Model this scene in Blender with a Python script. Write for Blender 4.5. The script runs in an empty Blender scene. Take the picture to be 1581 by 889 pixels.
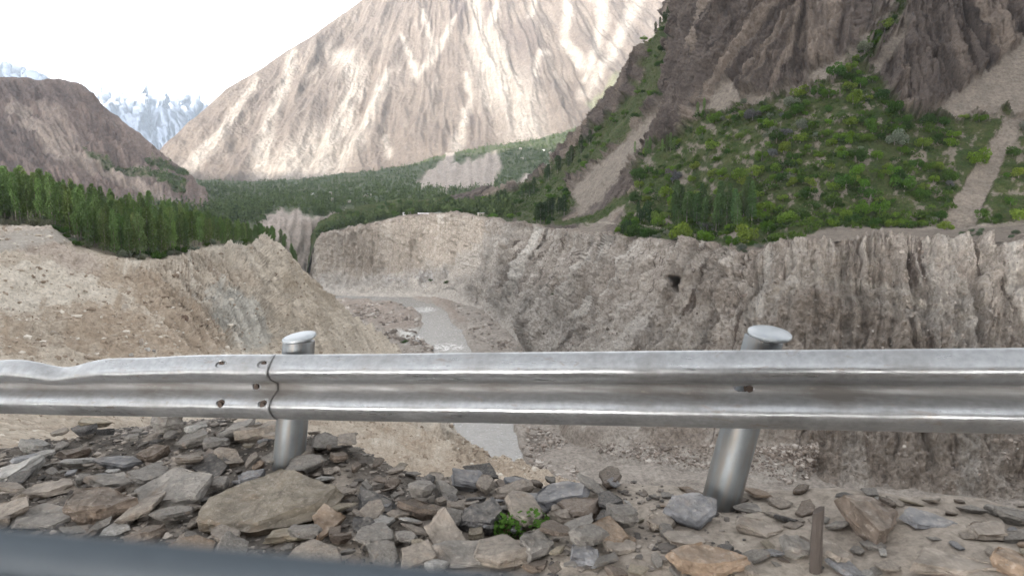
import bpy, bmesh, math, random
import numpy as np
from mathutils import Vector, Matrix

rng = np.random.default_rng(11)
random.seed(11)
scene = bpy.context.scene
COL = scene.collection

# ------------------------------------------------------------------ camera
IMW, IMH, F, HOR = 1581.0, 889.0, 1142.0, 300.0
PITCH = -math.atan((IMH / 2 - HOR) / F)
cam_data = bpy.data.cameras.new('camera')
cam_data.sensor_width = 36.0
cam_data.lens = 36.0 * F / IMW
cam_data.clip_start = 0.02
cam_data.clip_end = 60000
cam_data.dof.use_dof = True
cam_data.dof.focus_distance = 7.0
cam_data.dof.aperture_fstop = cam_data.lens / 5.6
cam = bpy.data.objects.new('camera', cam_data)
cam.rotation_euler = (math.pi / 2 + PITCH, 0, 0)
COL.objects.link(cam)
scene.camera = cam

# ------------------------------------------------------------------ light
SUN_EL, SUN_AZ = math.radians(12.0), math.radians(204.0)   # low sun behind the camera, a little left
world = bpy.data.worlds.new('World')
scene.world = world
world.use_nodes = True
wn = world.node_tree
wn.nodes.clear()
sky = wn.nodes.new('ShaderNodeTexSky')
sky.sky_type = 'NISHITA'
sky.sun_disc = False
sky.sun_elevation = SUN_EL
sky.sun_rotation = SUN_AZ
sky.altitude = 2000
sky.dust_density = 4.0
hs = wn.nodes.new('ShaderNodeHueSaturation')      # thin white cloud veil over the whole sky
hs.inputs['Saturation'].default_value = 0.08
bg = wn.nodes.new('ShaderNodeBackground')
bg.inputs['Strength'].default_value = 0.15
wo = wn.nodes.new('ShaderNodeOutputWorld')
wn.links.new(sky.outputs[0], hs.inputs['Color'])
wn.links.new(hs.outputs[0], bg.inputs['Color'])
wn.links.new(bg.outputs[0], wo.inputs['Surface'])
sun_data = bpy.data.lights.new('sun', 'SUN')
sun_data.energy = 2.0
sun_data.angle = math.radians(0.5)
sun_data.color = (1.0, 0.93, 0.84)
sun = bpy.data.objects.new('sun', sun_data)
sdir = Vector((math.sin(SUN_AZ) * math.cos(SUN_EL), math.cos(SUN_AZ) * math.cos(SUN_EL), math.sin(SUN_EL)))
sun.rotation_euler = sdir.to_track_quat('Z', 'Y').to_euler()
COL.objects.link(sun)
scene.view_settings.view_transform = 'Standard'
scene.view_settings.look = 'None'
scene.view_settings.gamma = 1.0
scene.view_settings.use_curve_mapping = False
scene.view_settings.exposure = 2.7
scene.cycles.use_denoising = True
scene.cycles.max_bounces = 6
scene.cycles.diffuse_bounces = 3
scene.cycles.volume_bounces = 1

HAZE = 3.6e-5

# ------------------------------------------------------------------ helpers
CP, SP = math.cos(PITCH), math.sin(PITCH)
def at(px, py, D):
    """world point at forward distance D (metres along +Y) seen at photo pixel px, py; works on arrays"""
    cx = (np.asarray(px, float) - IMW / 2) / F
    cy = (IMH / 2 - np.asarray(py, float)) / F
    t = np.asarray(D, float) / (CP - SP * cy)
    return np.stack([cx * t, D * np.ones_like(t), (SP + CP * cy) * t], -1)
def pyz(z, D):
    m = z / D
    return IMH / 2 - F * (m * CP - SP) / (CP + m * SP)
def project(P):
    P = np.asarray(P, float)
    f = P[..., 1] * CP + P[..., 2] * SP
    u = -P[..., 1] * SP + P[..., 2] * CP
    return IMW / 2 + F * P[..., 0] / f, IMH / 2 - F * u / f

PERM = rng.permutation(256).astype(np.int32)
PERM = np.concatenate([PERM, PERM, PERM])
GR = rng.normal(size=(256, 3)); GR /= np.linalg.norm(GR, axis=1)[:, None]
GRX, GRY, GRZ = (np.ascontiguousarray(GR[:, k]).astype(np.float32) for k in range(3))
G2D = rng.normal(size=(256, 2)); G2D = (G2D / np.linalg.norm(G2D, axis=1)[:, None]).astype(np.float32)
def perlin(p):
    p = np.asarray(p, np.float32)
    sh = p.shape[:-1]
    p = p.reshape(-1, 3)
    x, y, z = p[:, 0], p[:, 1], p[:, 2]
    flat = z[0] == z[-1] and z[0] == z[len(z) // 2] and (z == z[0]).all()
    fi = np.floor(x); ix = fi.astype(np.int32); fx = x - fi; ix &= 255
    fi = np.floor(y); iy = fi.astype(np.int32); fy = y - fi; iy &= 255
    if flat: iy = (iy + int(z[0] * 37.7)) & 255
    else:
        fi = np.floor(z); iz = fi.astype(np.int32); fz = z - fi; iz &= 255
        wz = fz * fz * fz * (fz * (fz * 6 - 15) + 10)
    wx = fx * fx * fx * (fx * (fx * 6 - 15) + 10); wy = fy * fy * fy * (fy * (fy * 6 - 15) + 10)
    out = np.zeros(len(p), np.float32)
    for dx in (0, 1):
        ax = wx if dx else 1 - wx
        hx = PERM[ix + dx] + iy
        for dy in (0, 1):
            ay = ax * (wy if dy else 1 - wy)
            hy = PERM[hx + dy]
            if flat:
                out += ay * (G2D[hy, 0] * (fx - dx) + G2D[hy, 1] * (fy - dy)); continue
            hy = hy + iz
            for dz in (0, 1):
                h = PERM[hy + dz]
                out += (GRX[h] * (fx - dx) + GRY[h] * (fy - dy) + GRZ[h] * (fz - dz)) * (ay * (wz if dz else 1 - wz))
    return (out * 1.5).reshape(sh)
def fbm(p, o=4, gain=0.5):
    s, a = 0, 1.0
    p = np.asarray(p, np.float32)
    for k in range(o):
        s = s + a * perlin(p); p = p * 2.03 + 17.3; a *= gain
    return s
def ridged(p, o=4, gain=0.5):
    s, a = 0, 1.0
    p = np.asarray(p, np.float32)
    for k in range(o):
        s = s + a * (1 - 2.2 * np.abs(perlin(p))); p = p * 2.07 + 9.1; a *= gain
    return s
def v3(a, b, c): return np.stack(np.broadcast_arrays(a, b, c), -1)
def sstep(a, b, x):
    t = np.clip((x - a) / (b - a), 0, 1)
    return t * t * (3 - 2 * t)

def pchip(xk, yk, x):
    xk = np.asarray(xk, float); yk = np.asarray(yk, float)
    h = np.diff(xk); d = np.diff(yk) / h
    m = np.zeros_like(yk); m[0] = d[0]; m[-1] = d[-1]
    for k in range(1, len(xk) - 1):
        if d[k - 1] * d[k] > 0:
            w1, w2 = 2 * h[k] + h[k - 1], h[k] + 2 * h[k - 1]
            m[k] = (w1 + w2) / (w1 / d[k - 1] + w2 / d[k])
    x = np.clip(x, xk[0], xk[-1])
    k = np.clip(np.searchsorted(xk, x) - 1, 0, len(h) - 1)
    t = (x - xk[k]) / h[k]
    return (yk[k] * (1 + 2 * t) * (1 - t) ** 2 + m[k] * h[k] * t * (1 - t) ** 2
            + yk[k + 1] * t * t * (3 - 2 * t) + m[k + 1] * h[k] * t * t * (t - 1))

def loft(cols, us, segs):
    """cols {px: [(py, D), ...]}; us: px samples; segs: samples per row segment -> PX, PY, D grids (U, V)"""
    ks = sorted(cols)
    R = len(cols[ks[0]])
    PYr = np.stack([pchip(ks, [cols[k][r][0] for k in ks], us) for r in range(R)], 1)
    LDr = np.stack([pchip(ks, [math.log(cols[k][r][1]) for k in ks], us) for r in range(R)], 1)
    vs = np.concatenate([np.linspace(r, r + 1, segs[r], endpoint=False) for r in range(R - 1)] + [[R - 1]])
    def cub(Y):
        d = np.diff(Y, axis=1)
        m = np.zeros_like(Y); m[:, 0] = d[:, 0]; m[:, -1] = d[:, -1]
        a, b = d[:, :-1], d[:, 1:]
        m[:, 1:-1] = np.where(a * b > 0, 2 * a * b / (a + b + 1e-12 * np.sign(a + b + 1e-30)), 0)
        k = np.clip(np.floor(vs).astype(int), 0, R - 2); t = vs - k
        return (Y[:, k] * (1 + 2 * t) * (1 - t) ** 2 + m[:, k] * t * (1 - t) ** 2
                + Y[:, k + 1] * t * t * (3 - 2 * t) + m[:, k + 1] * t * t * (t - 1))
    PY, D = cub(PYr), np.exp(cub(LDr))
    return np.repeat(us[:, None], PY.shape[1], 1), PY, D, np.repeat(vs[None], len(us), 0)

def grid_normals(P):
    du = np.gradient(P, axis=0); dv = np.gradient(P, axis=1)
    n = np.cross(du, dv)
    n /= np.linalg.norm(n, axis=-1)[..., None] + 1e-9
    return n

def mesh_from(name, V, faces, attrs=None, smooth=True):
    """V (n,3), faces (m,k) int array"""
    me = bpy.data.meshes.new(name)
    V = np.asarray(V, np.float32); faces = np.asarray(faces, np.int32)
    m, k = faces.shape
    me.vertices.add(len(V)); me.vertices.foreach_set('co', V.ravel())
    me.loops.add(m * k); me.loops.foreach_set('vertex_index', faces.ravel())
    me.polygons.add(m)
    me.polygons.foreach_set('loop_start', np.arange(0, m * k, k, dtype=np.int32))
    me.polygons.foreach_set('use_smooth', np.full(m, smooth, bool))
    me.update(calc_edges=True)
    for a, v in (attrs or {}).items():
        v = np.asarray(v, np.float32)
        if v.ndim == 2:
            me.attributes.new(a, 'FLOAT_VECTOR', 'POINT').data.foreach_set('vector', v.ravel())
        else:
            me.attributes.new(a, 'FLOAT', 'POINT').data.foreach_set('value', v)
    return me
def link(name, me, mat=None, parent=None):
    o = bpy.data.objects.new(name, me)
    COL.objects.link(o)
    if mat is not None and me is not None and len(me.materials) == 0: me.materials.append(mat)
    if parent is not None: o.parent = parent
    return o
def tag(o, label=None, cat=None, group=None, kind=None):
    if label: o['label'] = label
    if cat: o['category'] = cat; o['kind'] = 'thing'
    if group: o['group'] = group
    if kind: o['kind'] = kind
    return o
def empty(name, loc=(0, 0, 0), rz=0):
    o = bpy.data.objects.new(name, None); COL.objects.link(o)
    o.location = loc; o.rotation_euler = (0, 0, rz); o.empty_display_size = 0.2
    return o
def grid_faces(U, V):
    i = np.arange(U * V).reshape(U, V)
    return np.stack([i[:-1, :-1], i[1:, :-1], i[1:, 1:], i[:-1, 1:]], -1).reshape(-1, 4)
def grid_object(name, P, mat, attrs=None):
    U, V = P.shape[:2]
    at_ = {k: (v.reshape(-1, 3) if v.ndim == 3 else v.reshape(-1)) for k, v in (attrs or {}).items()}
    me = mesh_from(name, P.reshape(-1, 3), grid_faces(U, V), at_)
    if me.polygons[len(me.polygons) // 2].normal.z < 0: me.flip_normals()
    return tag(link(name, me, mat), kind='structure')

_WARP = {}
def warp_fields(PX, PY, wscale):
    k = (PX.shape, float(PX.flat[0]), float(PY.flat[PY.size // 2]), round(wscale, 3))
    if k not in _WARP:
        if len(_WARP) > 4: _WARP.clear()
        q = v3(PX * wscale, PY * wscale, 0.5)
        _WARP[k] = (fbm(q, 4, .6), fbm(q + np.float32(31.7), 4, .6))
    return _WARP[k]
def poly_mask(PX, PY, poly, soft=4.0, warp=0.0, wscale=0.03, seed=0):
    """1 inside the outline, 0 outside, with a ragged soft border; seed only flips the raggedness"""
    mg = soft + 2.2 * warp + 2
    xs_, ys_ = [a for a, b in poly], [b for a, b in poly]
    sel = (PX > min(xs_) - mg) & (PX < max(xs_) + mg) & (PY > min(ys_) - mg) & (PY < max(ys_) + mg)
    out = np.zeros(PX.shape, np.float32)
    if not sel.any(): return out
    X, Y = PX[sel].astype(np.float32), PY[sel].astype(np.float32)
    if warp:
        a, b = warp_fields(PX, PY, .045)
        sg = (1, -1)[int(seed) % 2]; sh = (1, -1)[(int(seed) // 2) % 2]
        X = X + warp * sg * a[sel]; Y = Y + warp * sh * b[sel]
    inside = np.zeros(X.shape, bool); dist = np.full(X.shape, 1e9, np.float32)
    n = len(poly)
    for k in range(n):
        x0, y0 = poly[k]; x1, y1 = poly[(k + 1) % n]
        c = ((y0 > Y) != (y1 > Y)) & (X < (x1 - x0) * (Y - y0) / ((y1 - y0) or 1e-9) + x0)
        inside ^= c
        L = (x1 - x0) ** 2 + (y1 - y0) ** 2 + 1e-9
        t = np.clip(((X - x0) * (x1 - x0) + (Y - y0) * (y1 - y0)) / L, 0, 1)
        dist = np.minimum(dist, (X - x0 - t * (x1 - x0)) ** 2 + (Y - y0 - t * (y1 - y0)) ** 2)
    dist = np.sqrt(dist)
    out[sel] = sstep(-soft, soft, np.where(inside, dist, -dist))
    return out
def line_mask(PX, PY, pts, warp=0.0, wscale=0.05, seed=0, edge=0.5):
    """pts: (x, y, halfwidth)"""
    mg = max(p[2] for p in pts) * 1.6 + 2 * warp
    sel = (PX > min(p[0] for p in pts) - mg) & (PX < max(p[0] for p in pts) + mg) & (PY > min(p[1] for p in pts) - mg) & (PY < max(p[1] for p in pts) + mg)
    out = np.zeros(PX.shape, np.float32)
    if not sel.any(): return out
    X, Y = PX[sel].astype(np.float32), PY[sel].astype(np.float32)
    if warp:
        a, b = warp_fields(PX, PY, .045)
        X = X + warp * (a if int(seed) % 2 else b)[sel]
    o = np.zeros(X.shape, np.float32)
    for (x0, y0, w0), (x1, y1, w1) in zip(pts[:-1], pts[1:]):
        L = (x1 - x0) ** 2 + (y1 - y0) ** 2 + 1e-9
        t = np.clip(((X - x0) * (x1 - x0) + (Y - y0) * (y1 - y0)) / L, 0, 1)
        d = np.hypot(X - x0 - t * (x1 - x0), Y - y0 - t * (y1 - y0)) / (w0 + t * (w1 - w0))
        o = np.maximum(o, 1 - sstep(1 - edge, 1 + edge, d))
    out[sel] = o
    return out
def arc_param(P, line):
    """arc length along the plan polyline of its point nearest to each vertex, and distance to it"""
    X, Y = P[..., 0], P[..., 1]
    best = np.full(X.shape, 1e18); tt = np.zeros(X.shape); s = 0.0
    for (x0, y0), (x1, y1) in zip(line[:-1], line[1:]):
        L = math.hypot(x1 - x0, y1 - y0)
        if L < 1e-6: continue
        t = np.clip(((X - x0) * (x1 - x0) + (Y - y0) * (y1 - y0)) / L ** 2, 0, 1)
        d = (X - x0 - t * (x1 - x0)) ** 2 + (Y - y0 - t * (y1 - y0)) ** 2
        m = d < best
        best = np.where(m, d, best); tt = np.where(m, s + t * L, tt)
        s += L
    return tt, np.sqrt(best)

# ------------------------------------------------------------------ materials
class NT:
    def __init__(self, name):
        self.m = bpy.data.materials.new(name); self.m.use_nodes = True
        self.t = self.m.node_tree; self.t.nodes.clear()
        self.out = self.t.nodes.new('ShaderNodeOutputMaterial')
    def n(self, typ, _props=None, **ins):
        nd = self.t.nodes.new(typ)
        for k, v in (_props or {}).items(): setattr(nd, k, v)
        for k, v in ins.items():
            key = k.replace('_', ' ')
            sock = nd.inputs[int(k[1:])] if k[0] == 'i' and k[1:].isdigit() else nd.inputs[key]
            self.set(sock, v)
        return nd
    def set(self, sock, v):
        if isinstance(v, bpy.types.NodeSocket): self.t.links.new(v, sock)
        elif isinstance(v, bpy.types.Node): self.t.links.new(v.outputs[0], sock)
        else:
            if sock.type == 'RGBA' and len(v) == 3: v = (*v, 1)
            sock.default_value = v
    def attr(self, name, vec=False):
        a = self.t.nodes.new('ShaderNodeAttribute'); a.attribute_name = name
        return a.outputs['Vector' if vec else 'Fac']
    def pos(self): return self.t.nodes.new('ShaderNodeTexCoord').outputs['Object']
    def scale(self, vec, s):
        return self.n('ShaderNodeVectorMath', {'operation': 'MULTIPLY'}, i0=vec, i1=s).outputs[0]
    def noise(self, vec, scale=1.0, detail=6.0, rough=0.6, dist=0.0):
        return self.n('ShaderNodeTexNoise', Vector=vec, Scale=scale, Detail=detail, Roughness=rough, Distortion=dist).outputs['Fac']
    def voro(self, vec, scale, out='Distance', feature='F1'):
        return self.n('ShaderNodeTexVoronoi', {'feature': feature}, Vector=vec, Scale=scale).outputs[out]
    def ramp(self, fac, stops):
        r = self.t.nodes.new('ShaderNodeValToRGB'); self.set(r.inputs[0], fac)
        e = r.color_ramp.elements
        while len(e) < len(stops): e.new(0.5)
        for el, (p, c) in zip(e, stops):
            el.position = p; el.color = (*c, 1) if len(c) == 3 else c
        return r.outputs[0]
    def rng(self, v, a, b, c=0.0, d=1.0):
        return self.n('ShaderNodeMapRange', Value=v, i1=a, i2=b, i3=c, i4=d).outputs[0]
    def mix(self, fac, a, b, blend='MIX'):
        nd = self.t.nodes.new('ShaderNodeMix'); nd.data_type = 'RGBA'; nd.blend_type = blend
        self.set(nd.inputs[0], fac); self.set(nd.inputs[6], a); self.set(nd.inputs[7], b)
        return nd.outputs[2]
    def math(self, op, a, b=0.0, clamp=False):
        nd = self.n('ShaderNodeMath', {'operation': op, 'use_clamp': clamp}, i0=a, i1=b)
        return nd.outputs[0]
    def bump(self, h, strength=0.5, dist=1.0, normal=None):
        b = self.n('ShaderNodeBump', Strength=strength, Distance=dist, Height=h)
        if normal is not None: self.set(b.inputs['Normal'], normal)
        return b.outputs[0]
    def finish(self, color, rough=0.9, normal=None, metallic=0.0, spec=0.3, **kw):
        b = self.n('ShaderNodeBsdfPrincipled', Base_Color=color, Roughness=rough, Metallic=metallic)
        b.inputs['Specular IOR Level'].default_value = spec
        for k, v in kw.items(): self.set(b.inputs[k.replace('_', ' ')], v)
        if normal is not None: self.set(b.inputs['Normal'], normal)
        self.t.links.new(b.outputs[0], self.out.inputs[0])
        return self.m

def terrain_mat(name, c1, c2, big, streak=None, layers=(), fine=1.0, speck=0.35, bump=(0.6, 1.0), speckdark=0.55):
    """c1/c2 two tones of the ground; big: size in metres of the tonal patches; streak: (sx, sz, dark colour, light colour, amount)
    follows the 'strat' attribute (arc length along the face, height); layers: (attribute, colour a, colour b); fine: size of stones"""
    t = NT(name); p = t.pos()
    nb = t.noise(p, 1.0 / big, 6, .65)
    col = t.mix(t.rng(nb, .36, .64), c1, c2)
    if streak:
        sx, sz, dk, lt, amt = streak
        sv = t.n('ShaderNodeVectorMath', {'operation': 'ADD'}, i0=t.scale(t.attr('strat', True), (1 / sx, 1 / sz, 1 / sz)), i1=t.scale(t.n('ShaderNodeTexNoise', Vector=p, Scale=1.6 / big, Detail=3.0).outputs['Color'], (.5, .3, .3))).outputs[0]
        s1 = t.noise(sv, 1.0, 5, .68, .25)
        s2 = t.noise(t.scale(sv, (.27, .5, .5)), 1.0, 4, .6, .4)
        col = t.mix(t.math('MULTIPLY', t.rng(s1, .545, .60), amt), col, dk)
        col = t.mix(t.math('MULTIPLY', t.rng(s2, .51, .60), amt), col, lt)
    nl = t.noise(p, 3.3 / big, 5, .65) if layers else None
    for a, ca, cb in layers:
        col = t.mix(t.attr(a), col, t.mix(t.rng(nl, .38, .62), ca, cb))
    nf = t.noise(p, 1.0 / fine, 6, .75)
    col = t.mix(1.0, col, t.ramp(nf, [(.25, (1 - speckdark,) * 3), (.5, (.97,) * 3), (.75, (1.0 + speck,) * 3)]), 'MULTIPLY')
    vo = t.voro(p, .55 / fine)
    h = t.math('ADD', t.math('MULTIPLY', nf, 1.0), t.math('MULTIPLY', vo, -.5))
    nm = t.bump(h, bump[0], bump[1] * fine * .9)
    return t.finish(col, .95, nm, spec=.12)

SAND1, SAND2 = (.40, .335, .27), (.29, .235, .185)
us_full = np.concatenate([np.linspace(-900, -70, 24), np.linspace(-60, 1640, 760), np.linspace(1660, 2600, 24)])

# ------------------------------------------------------------------ river bed and water
BED = -100.0
def bedpy(D): return float(pyz(BED, D))
us = np.concatenate([np.linspace(0, 290, 12), np.linspace(300, 1300, 290), np.linspace(1320, 2100, 16)]); ds = np.exp(np.linspace(math.log(170), math.log(1050), 220))
PX, DD = np.meshgrid(us, ds, indexing='ij')
P = at(PX, pyz(BED, DD), DD)
river_l = [(380, 451), (515, 458), (600, 462), (630, 472), (652, 484), (655, 500), (645, 512), (640, 520), (668, 540), (690, 600), (700, 650), (704, 688), (735, 706), (770, 740), (860, 820), (1100, 960)]
river_r = [(1250, 900), (950, 810), (830, 740), (806, 700), (790, 640), (752, 575), (728, 540), (716, 520), (708, 505), (696, 492), (690, 482), (672, 468), (620, 455.5), (515, 451), (380, 446)]
RIV = river_l + river_r
PYb = pyz(BED, DD)
wet = poly_mask(PX, PYb, RIV, 5, 3, .04)
bank = poly_mask(PX, PYb, RIV, 22, 8, .04)
P[..., 2] += (fbm(P * v3(.05, .05, .05), 5, .55) * 1.6 + .5) * (1 - wet) - 2.2 * wet + .6 * np.clip(bank - wet, 0, 1)
red = poly_mask(PX, PYb, [(520, 462), (610, 466), (640, 480), (648, 510), (620, 530), (590, 505), (540, 480)], 8, 10, .05) + \
      poly_mask(PX, PYb, [(500, 446), (640, 446), (700, 462), (720, 500), (700, 490), (660, 458), (520, 452)], 4, 6, .05)
pale = poly_mask(PX, PYb, [(612, 512), (645, 508), (650, 518), (625, 532)], 4, 3, .05)
m_bed = terrain_mat('river_gravel_ground', (.36, .32, .28), (.26, .228, .198), 10, None,
                    [('red', (.235, .185, .155), (.34, .285, .24)), ('pale', (.6, .58, .54), (.5, .48, .45))], 1.6, .5, (.8, 1.0), .6)
grid_object('river_bed', P, m_bed, {'red': np.clip(red, 0, 1) * .8, 'pale': pale})

t = NT('silty_water'); p = t.pos()
wn1 = t.noise(p, .12, 6, .6); wn2 = t.noise(p, .7, 4, .6)
foam = t.math('MULTIPLY', t.attr('foam'), t.rng(t.noise(p, .35, 6, .7), .47, .56))
c = t.mix(t.rng(wn1, .35, .65), (.225, .215, .198), (.265, .252, .232))
c = t.mix(foam, c, (.72, .71, .69))
m_water = t.finish(c, t.rng(wn2, .3, .7, .16, .3), t.bump(t.math('ADD', wn2, t.math('MULTIPLY', wn1, 1.5)), .6, .6), spec=.5)
us = np.linspace(370, 1260, 330); pys = np.concatenate([np.linspace(444, 560, 190), np.linspace(561, 900, 150)])
PXw, PYw = np.meshgrid(us, pys, indexing='ij')
wm = poly_mask(PXw, PYw, RIV, 7)
Dw = np.array([pyz(BED - .9, d) for d in np.linspace(120, 1200, 2000)])
Dgrid = np.interp(PYw, Dw[::-1], np.linspace(120, 1200, 2000)[::-1])
Pw = at(PXw, PYw, Dgrid); Pw[..., 2] = BED - .9
fo = np.zeros(PXw.shape)
for (x, y, rx, ry) in ((655, 478, 22, 5), (690, 536, 30, 7), (640, 522, 14, 5), (745, 560, 14, 6)):
    fo = np.maximum(fo, 1 - sstep(.4, 1.1, np.hypot((PXw - x) / rx, (PYw - y) / ry)))
keepv = (wm > 0.02)
fcs = grid_faces(*PXw.shape); kv = keepv.reshape(-1)
fcs = fcs[kv[fcs].any(1)]
used = np.unique(fcs); remap = np.zeros(kv.size, int); remap[used] = np.arange(len(used))
me = mesh_from('river', Pw.reshape(-1, 3)[used], remap[fcs], {'foam': fo.reshape(-1)[used]})
if me.polygons[0].normal.z < 0: me.flip_normals()
tag(link('river_water', me, m_water), kind='structure')

# ------------------------------------------------------------------ right gorge wall
WALL = {  # px: toe D, mid (py, D), rim (py, D)
    430: (745, (446, 900), (440, 930)), 476: (745, (445, 860), (436, 900)), 489: (745, (424, 832), (370, 846)),
    560: (738, (424, 830), (350, 848)), 640: (728, (424, 815), (333, 835)), 700: (690, (415, 765), (331, 790)),
    740: (640, (418, 690), (335, 730)), 780: (545, (420, 600), (345, 650)), 820: (440, (455, 500), (350, 580)),
    860: (310, (480, 430), (355, 520)), 905: (288, (505, 380), (362, 455)), 960: (276, (515, 340), (368, 400)),
    1040: (268, (525, 312), (372, 355)), 1100: (264, (530, 298), (385, 330)), 1130: (262, (530, 292), (397, 316)),
    1180: (258, (520, 286), (386, 308)), 1250: (253, (512, 282), (376, 298)), 1350: (244, (510, 274), (372, 290)),
    1450: (237, (510, 267), (374, 285)), 1581: (230, (512, 262), (376, 280)), 1900: (226, (520, 258), (378, 276)), 2600: (222, (520, 255), (380, 272))}
cols = {}
for k, (td, mid, rim) in WALL.items():
    z0 = -93 if 880 < k < 1230 else -98
    cols[k] = [(float(pyz(-106, td - 14)), td - 14), (float(pyz(z0, td)), td), mid, rim, (rim[0] - 1.5, rim[1] * 1.012), (rim[0] - 3.0, rim[1] * 1.06)]
us = np.concatenate([np.linspace(430, 470, 8), np.linspace(474, 735, 150), np.linspace(736, 900, 330), np.linspace(901, 1640, 440), np.linspace(1655, 2600, 30)])
PX, PY, D, VS = loft(cols, us, [8, 106, 116, 8, 4])
P = at(PX, PY, D)
ks = sorted(WALL)
rimline = [tuple(at(x, pchip(ks, [WALL[k][2][0] for k in ks], np.array([x]))[0], math.exp(pchip(ks, [math.log(WALL[k][2][1]) for k in ks], np.array([x]))[0]))[:2]) for x in np.linspace(430, 2600, 70)]
T, DR = arc_param(P, rimline)
N = grid_normals(P); N *= np.sign((N * -P).sum(-1))[..., None]
cliff = sstep(0.9, 1.6, VS) * (1 - .5 * sstep(2.9, 3.0, VS)) * (1 - sstep(3.0, 4.2, VS))
strat = v3(T, P[..., 2], DR)
hh = np.clip((P[..., 2] + 100) / 80, 0, 1)
near = sstep(700, 400, D)
dTv = np.abs(np.gradient(T, axis=1)); calm = sstep(1.3, .45, dTv)
Tw = T + 7 * fbm(P / 30, 3, .55)
ribm = np.clip(.75 + .9 * fbm(v3(T / 60, P[..., 2] / 50, 5.5), 3), .12, 1.3)
rib = (ridged(v3(Tw / 17, DR / 80, 0.3), 2, .5) - .45) * (1 - calm) + calm * (ridged(v3(Tw / 17, DR / 80, 0.3), 4, .55) - .6)
fineR = ridged(v3((T + .5 * Tw) / 8, P[..., 2] / 40, 3.0), 4, .6) - .6
chunk = fbm(P / 8.0, 6, .7)
lower = 1 - sstep(1.5, 2.1, VS)
ledge = fbm(v3(T / 45, (P[..., 2] + .3 * T) / 5.0, 2.5), 4, .6)
crev = sstep(.10, .0, np.abs(perlin(v3(Tw / 15, P[..., 2] / 70, 6.5)))) * sstep(-.2, .3, perlin(v3(T / 37, P[..., 2] / 45, 3.5)))
fl = 1 + .55 * sstep(740, 800, PX) * sstep(1180, 1120, PX)
disp = cliff * (-3.8 * crev * fl + rib * 5.0 * ribm * fl + fineR * 2.2 * calm * ribm + chunk * 1.7 + ledge * 1.3) + lower * sstep(.7, 1.2, VS) * fbm(P / 14, 5, .55) * 2.4
# alcoves and overhangs on the right-hand lower cliff
alc = poly_mask(PX, PY, [(1180, 460), (1300, 430), (1420, 470), (1540, 470), (1600, 780), (1240, 780), (1210, 660)], 20, 20, .02, 4)
disp += alc * (fbm(v3(P[..., 0] / 7, P[..., 1] / 7, P[..., 2] / 10), 5, .6) * 3.2)
# cave
cv = np.exp(-(((PX - 1043) / 7) ** 2 + ((PY - 439) / 11.5) ** 2) ** 3)
cv2 = np.exp(-(((PX - 1263) / 12) ** 2 + ((PY - 722) / 10) ** 2) ** 2)
disp -= 5 * cv2
P = P + N * disp[..., None] + np.array([5.0, 17.0, .8]) * cv[..., None]
scr = np.maximum.reduce([
    poly_mask(PX, PY, [(485, 428), (600, 425), (700, 405), (790, 345), (800, 352), (760, 430), (800, 470), (850, 440), (905, 505), (860, 540), (800, 560), (740, 520), (640, 470), (485, 460)], 6, 12, .04, 1),
    poly_mask(PX, PY, [(905, 505), (960, 470), (1040, 460), (1055, 550), (1000, 640), (870, 640), (850, 540)], 10, 26, .03, 2) * .45,
    poly_mask(PX, PY, [(880, 700), (1000, 690), (1090, 705), (1130, 720), (1180, 690), (1230, 680), (1250, 790), (840, 790)], 5, 10, .05, 3),
    poly_mask(PX, PY, [(1225, 395), (1280, 425), (1350, 440), (1440, 445), (1480, 500), (1440, 520), (1330, 470), (1240, 440)], 6, 12, .04, 4) * .7,
    line_mask(PX, PY, [(1460, 420, 6), (1490, 500, 16), (1490, 620, 14), (1500, 700, 18), (1490, 780, 14)], 10, .04, 5)])
grey = poly_mask(PX, PY, [(760, 380), (850, 440), (905, 505), (1000, 490), (1040, 540), (900, 640), (800, 560), (760, 470)], 20, 30, .03, 8) * .22
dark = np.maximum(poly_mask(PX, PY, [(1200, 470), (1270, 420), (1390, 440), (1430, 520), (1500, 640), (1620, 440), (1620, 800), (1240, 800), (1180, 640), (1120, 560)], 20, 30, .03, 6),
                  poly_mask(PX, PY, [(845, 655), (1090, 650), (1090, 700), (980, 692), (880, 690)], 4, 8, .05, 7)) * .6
white = np.maximum(poly_mask(PX, PY, [(588, 432), (620, 428), (625, 440), (595, 440)], 4, 10, .06, 9), poly_mask(PX, PY, [(630, 428), (680, 418), (690, 428), (640, 440)], 4, 14, .06, 10))
path = np.maximum(line_mask(PX, PY, [(1225, 398, 3), (1280, 425, 3.5), (1350, 445, 3.5), (1420, 470, 4), (1480, 500, 5)], 5, .03, 1), line_mask(PX, PY, [(1180, 460, 2.5), (1250, 440, 3.5), (1300, 425, 2.5)], 5, .03, 2)) * .95
tan = poly_mask(PX, PY, [(486, 360), (640, 328), (760, 340), (800, 400), (740, 425), (486, 428)], 12, 18, .03, 12) * .75
tophead = sstep(2.86, 3.0, VS) * .8
m_wall = terrain_mat('eroded_cliff', (.52, .465, .41), (.38, .33, .285), 13, (3.4, 90, (.165, .135, .115), (.64, .595, .54), .95),
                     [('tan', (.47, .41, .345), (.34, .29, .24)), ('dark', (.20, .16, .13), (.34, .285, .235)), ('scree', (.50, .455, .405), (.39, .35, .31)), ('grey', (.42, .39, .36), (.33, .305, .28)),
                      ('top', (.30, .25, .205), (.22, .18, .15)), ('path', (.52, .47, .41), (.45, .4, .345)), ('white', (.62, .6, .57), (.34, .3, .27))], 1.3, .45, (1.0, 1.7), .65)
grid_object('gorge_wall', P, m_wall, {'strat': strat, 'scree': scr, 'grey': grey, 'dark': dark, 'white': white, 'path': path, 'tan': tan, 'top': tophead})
WALLG = (PX, PY, P, VS)

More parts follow.
